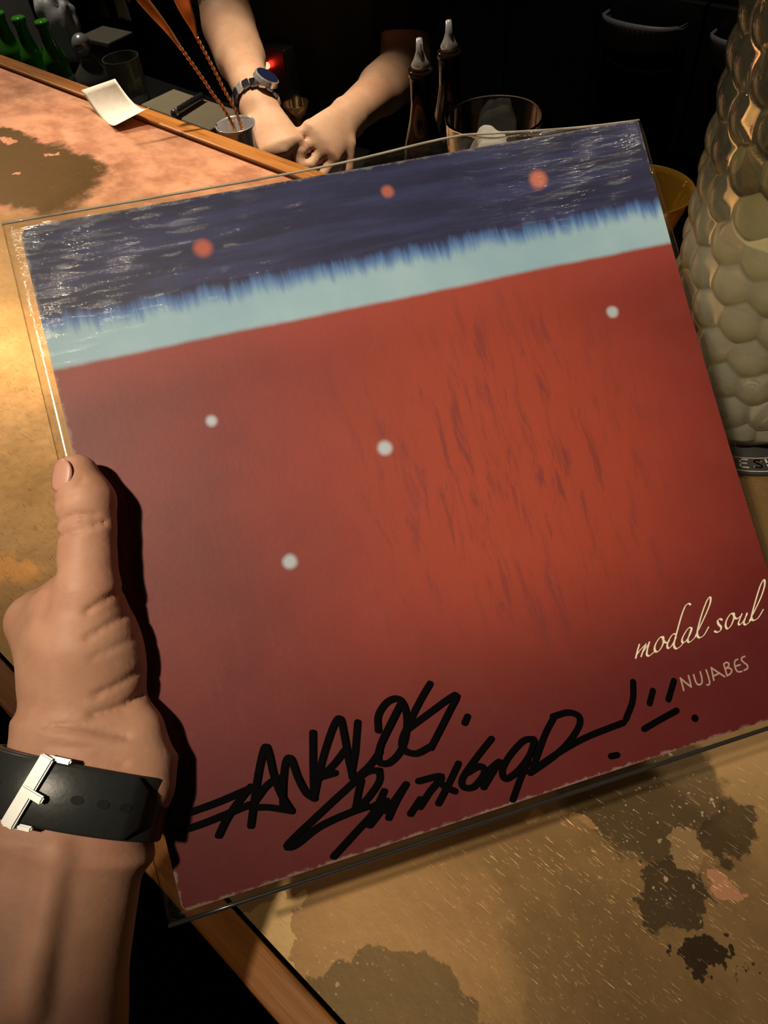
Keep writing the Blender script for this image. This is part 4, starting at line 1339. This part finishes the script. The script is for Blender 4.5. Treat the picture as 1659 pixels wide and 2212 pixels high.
# ------------------------------------------------------------------ the bartender
M_skin2 = skin_material('bartender_skin', (0.52, 0.31, 0.20), (0.62, 0.40, 0.28), 0.55, 0.5)
E1, W1 = D(493, 52, 1.30), D(557, 228, 1.17)
E2, W2 = D(874, 152, 1.38), D(756, 250, 1.205)
S1 = np.array([-0.19, 1.73, 1.31]); S2 = np.array([0.19, 1.67, 1.31])
Bc = (S1 + S2) / 2
side_v = S2 - S1; side_v /= np.linalg.norm(side_v)
face_v = np.array([side_v[1], -side_v[0], 0.0])
if face_v[1] > 0: face_v = -face_v
def at(x, y, z): return np.array([Bc[0], Bc[1], 0.0]) + side_v * x + face_v * y + np.array([0, 0, z])
upv = np.array([0, 0, 1.0])
def fingers_for(wr, palm, aim, spread, curl):
    """five fingers from the palm towards aim; spread = sideways axis, curl = direction the tips bend"""
    out = []
    f = aim - palm; f /= np.linalg.norm(f)
    for k, (o, L, r) in enumerate(((-0.030, 0.062, 0.0085), (-0.010, 0.072, 0.0088), (0.010, 0.068, 0.0085), (0.028, 0.054, 0.0075))):
        b0 = palm + f * 0.030 + spread * o
        b1 = b0 + f * L * 0.5 + spread * o * 0.15 + curl * 0.008
        b2 = b1 + f * L * 0.32 + curl * L * 0.40
        out.append([(b0, r), (b1, r * 0.94), (b2, r * 0.80)])
    t0 = palm - f * 0.018 - spread * 0.026
    out.append([(t0, 0.0120), (t0 + f * 0.026 - spread * 0.022 + curl * 0.014, 0.0100), (t0 + f * 0.052 - spread * 0.020 + curl * 0.030, 0.0085)])
    return out
P1 = D(588, 288, 1.150); A1 = D(602, 345, 1.150)
P2 = D(716, 290, 1.175); A2 = D(664, 332, 1.150)
def nz_(v): return v / np.linalg.norm(v)
f1 = nz_(A1 - P1); v1 = nz_(P1 - np.array([0, 0, CAMZ])); sp1 = nz_(np.cross(f1, v1)); 
f2 = nz_(A2 - P2); v2 = nz_(P2 - np.array([0, 0, CAMZ])); sp2 = nz_(np.cross(v2, f2))
FG1 = fingers_for(W1, P1, A1, sp1, nz_(v1 * 0.8 - upv * 0.3)); FG2 = fingers_for(W2, P2, A2, sp2, nz_(v2 * 0.6 - upv * 0.5))
def hand_part(X, wr, palm, fg, sp):
    d = sd_econe(X, wr, palm + nz_(palm - wr) * 0.034, sp, 0.027, 0.020, 0.040, 0.0145)
    for ch in fg:
        c = None
        for (a, ra), (b, rb) in zip(ch[:-1], ch[1:]):
            k = sd_capsule(X, a, b, ra, rb)
            c = k if c is None else smin(c, k, 0.003)
        d = smin(d, c, 0.005)
    return d
def arm_sdf(X):
    d = smin(sd_capsule(X, E1, W1, 0.041, 0.0270), sd_capsule(X, E1 + (W1 - E1) * 0.08, E1 + (W1 - E1) * 0.45, 0.041, 0.040), 0.01)
    d = np.minimum(d, sd_capsule(X, S1, E1, 0.052, 0.041)) if False else smin(d, sd_capsule(X, S1, E1, 0.052, 0.041), 0.015)
    e = smin(sd_capsule(X, E2, W2, 0.043, 0.0285), sd_capsule(X, E2 + (W2 - E2) * 0.08, E2 + (W2 - E2) * 0.45, 0.043, 0.041), 0.01)
    e = smin(e, sd_capsule(X, S2, E2, 0.052, 0.043), 0.015)
    d = smin(d, hand_part(X, W1, P1, FG1, sp1), 0.012)
    e = smin(e, hand_part(X, W2, P2, FG2, sp2), 0.012)
    return np.minimum(d, e)
def torso_sdf(X, g=0.0):
    d = sd_econe(X, at(0, 0, 0.92), at(0, 0, 1.14), side_v, 0.165 + g, 0.115 + g, 0.150 + g, 0.105 + g)
    d = smin(d, sd_econe(X, at(0, 0, 1.14), at(0, 0.0, 1.29), side_v, 0.150 + g, 0.105 + g, 0.165 + g, 0.110 + g), 0.05)
    d = smin(d, sd_capsule(X, S1 + side_v * 0.02, S2 - side_v * 0.02, 0.055 + g, 0.055 + g), 0.06)
    return d
def body_sdf(X):
    d = smin(torso_sdf(X), arm_sdf(X), 0.02)
    d = smin(d, sd_capsule(X, at(0, 0.0, 1.33), at(0, 0.02, 1.46), 0.055, 0.050), 0.03)
    hx = np.array([side_v, face_v, upv])
    h = sd_ellipsoid(X, at(0, 0.035, 1.545), hx, (0.074, 0.092, 0.108))
    h = smin(h, sd_ellipsoid(X, at(0, 0.070, 1.475), hx, (0.050, 0.050, 0.045)), 0.03)
    h = smin(h, sd_capsule(X, at(0, 0.122, 1.545), at(0, 0.140, 1.515), 0.009, 0.014), 0.012)
    for s in (-1, 1):
        h = smin(h, sd_ellipsoid(X, at(0.076 * s, 0.025, 1.535), hx, (0.010, 0.018, 0.030)), 0.006)
        h = h + 0.006 * np.exp(-(np.linalg.norm(X - at(0.030 * s, 0.118, 1.552), axis=-1) / 0.018) ** 2)
    h = h + 0.004 * np.exp(-(sd_capsule(X, at(-0.022, 0.118, 1.472), at(0.022, 0.118, 1.472), 0, 0) / 0.005) ** 2)
    return smin(d, h, 0.02)
bt = empty('person', (Bc[0], Bc[1], 0.0))
tag(bt, 'bartender in dark shirt and olive apron working behind the bar, forearms bare', 'person')
org = np.array([Bc[0], Bc[1], 0.0])
pp = np.array([E1, W1, E2, W2, S1, S2, A1, A2, at(0, 0, 0.94), at(0, 0.1, 1.66)])
sdf_obj('body', body_sdf, pp.min(0) - np.array([0.08, 0.07, 0.07]), pp.max(0) + np.array([0.08, 0.13, 0.03]), 0.0052, M_skin2, bt, origin=org)
M_shirt = simple('black_shirt', (0.010, 0.010, 0.011), 0.85)
def shirt_sdf(X):
    d = torso_sdf(X, 0.008)
    for s, e in ((S1, E1), (S2, E2)):
        t = sd_capsule(X, s, s + (e - s) * 0.86, 0.064, 0.054)
        cut = (X - (s + (e - s) * 0.86)) @ nz_(e - s)
        d = smin(d, np.maximum(t, cut), 0.02)
    return np.maximum(d, -sd_capsule(X, at(0, 0.01, 1.36), at(0, 0.03, 1.52), 0.056, 0.062))
sdf_obj('shirt', shirt_sdf, np.minimum(S1, np.minimum(E1, at(0, 0, 0.9))) - np.array([0.13, 0.09, 0.02]), np.maximum(S2, at(0, 0, 1.3)) + np.array([0.13, 0.20, 0.12]), 0.0085, M_shirt, bt, origin=org)
M_trouser = simple('dark_trousers', (0.012, 0.012, 0.014), 0.9)
def trouser_sdf(X):
    d = sd_econe(X, at(0, 0, 0.80), at(0, 0, 0.93), side_v, 0.175, 0.125, 0.172, 0.122)
    for s in (-1, 1):
        d = smin(d, sd_capsule(X, at(0.09 * s, 0, 0.80), at(0.10 * s, 0.01, 0.46), 0.085, 0.062), 0.04)
        d = smin(d, np.maximum(sd_capsule(X, at(0.10 * s, 0.01, 0.46), at(0.105 * s, -0.01, 0.08), 0.062, 0.058), 0.06 - X[..., 2]), 0.02)
    return d
sdf_obj('trousers', trouser_sdf, at(0, 0, 0.03) - np.array([0.24, 0.20, 0]), at(0, 0, 0.97) + np.array([0.24, 0.20, 0]), 0.013, M_trouser, bt, origin=org)
M_shoe = simple('black_shoe', (0.01, 0.01, 0.01), 0.4)
for s in (-1, 1):
    hx = np.array([side_v, face_v, upv])
    sdf_obj('shoe', lambda X: np.maximum(smin(sd_ellipsoid(X, at(0.105 * s, 0.06, 0.035), hx, (0.045, 0.105, 0.045)), sd_ellipsoid(X, at(0.105 * s, -0.02, 0.06), hx, (0.042, 0.06, 0.055)), 0.02), 0.001 - X[..., 2]),
            at(0.105 * s, 0.03, -0.01) - np.array([0.15, 0.17, 0.0]), at(0.105 * s, 0.03, 0.13) + np.array([0.15, 0.17, 0]), 0.009, M_shoe, bt, origin=org)
# apron: a sheet hung round the front of the body with a few long folds
M_apron = simple('olive_apron', (0.050, 0.055, 0.042), 0.9, bump=0.3, nscale=300)
vs, fs = [], []
NA, NZa = 48, 30
for j in range(NZa + 1):
    z = 0.55 + 0.72 * j / NZa
    for i in range(NA + 1):
        a = -1.25 + 2.5 * i / NA
        if j > 18: a *= 1 - 0.45 * (j - 18) / 12
        fold = 0.010 * math.sin(a * 13 + 0.4 * math.sin(z * 6)) * (1.2 - j / NZa)
        A_, B_ = 0.195, 0.150
        p = at(A_ * math.sin(a), B_ * math.cos(a) + fold, z) - org
        vs.append(p)
for j in range(NZa):
    for i in range(NA):
        b = j * (NA + 1) + i
        fs.append((b, b + 1, b + NA + 2, b + NA + 1))
apn = mesh_obj('apron', vs, fs, M_apron, bt, True)
md = apn.modifiers.new('thick', 'SOLIDIFY'); md.thickness = 0.002
M_hair = simple('dark_hair', (0.012, 0.009, 0.007), 0.6, bump=0.5, nscale=400)
def hair_sdf(X):
    hx = np.array([side_v, face_v, upv])
    d = sd_ellipsoid(X, at(0, 0.025, 1.560), hx, (0.083, 0.098, 0.108))
    return np.maximum(d, -np.maximum(-((X - at(0, 0.075, 0)) @ face_v), (X - at(0, 0, 1.605)) @ upv) * -1) if False else np.maximum(d, np.minimum((X - at(0, 0.070, 0)) @ face_v, (at(0, 0, 1.600) - X) @ upv))
sdf_obj('hair', hair_sdf, at(0, 0.02, 1.44) - np.array([0.12, 0.13, 0]), at(0, 0.02, 1.68) + np.array([0.12, 0.13, 0]), 0.006, M_hair, bt, origin=org)
M_eye = simple('eye', (0.05, 0.04, 0.035), 0.1)
for s in (-1, 1):
    e = lump('eye', at(0.030 * s, 0.114, 1.552) - org, 0.011, 0.011, 0.009, M_eye, 1, 0.0, bt, 8)

# bartender's steel watch
wax = nz_(W1 - E1)
wctr = E1 + (W1 - E1) * 0.97
ref = nz_(np.cross(wax, v1)); rf2 = np.cross(wax, ref)
w2 = empty('wristwatch', wctr)
tag(w2, 'shiny steel bracelet watch on the wrist of the bartender', 'wristwatch')
M_blue = simple('blue_black_steel', (0.16, 0.20, 0.30), 0.16, 0.95, nscale=80)
NL = 18
for k in range(NL):
    a = 2 * math.pi * k / NL
    nr = ref * math.cos(a) + rf2 * math.sin(a)
    tg = -ref * math.sin(a) + rf2 * math.cos(a)
    tilt = wax * 0.010 * math.cos(a)
    bar_box('bracelet_link', nr * 0.0325 + tilt, tg, wax, nr, 0.0054, 0.0095, 0.0022, M_blue if k % 3 else M_chrome, w2, 0.001)
nr = nz_(-rf2 * (1 if rf2 @ v1 > 0 else -1) * 0.75 + ref * 0.66)
tg = np.cross(wax, nr)
bm = bmesh.new()
bmesh.ops.create_cone(bm, cap_ends=True, segments=32, radius1=0.0205, radius2=0.0185, depth=0.009)
bmesh.ops.bevel(bm, geom=[e for e in bm.edges if e.calc_face_angle(0) > 0.8], offset=0.0012, segments=2, affect='EDGES')
for v in bm.verts:
    q = nr * (0.0395 + v.co.z) + tg * v.co.x + wax * v.co.y
    v.co = Vector(tuple(map(float, q)))
bm_obj('watch_case', bm, M_chrome, w2)
bm = bmesh.new()
bmesh.ops.create_cone(bm, cap_ends=True, segments=32, radius1=0.0165, radius2=0.0165, depth=0.001)
for v in bm.verts:
    q = nr * (0.0445 + v.co.z) + tg * v.co.x + wax * v.co.y
    v.co = Vector(tuple(map(float, q)))
bm_obj('watch_dial', bm, simple('dark_blue_dial', (0.01, 0.015, 0.05), 0.08), w2)
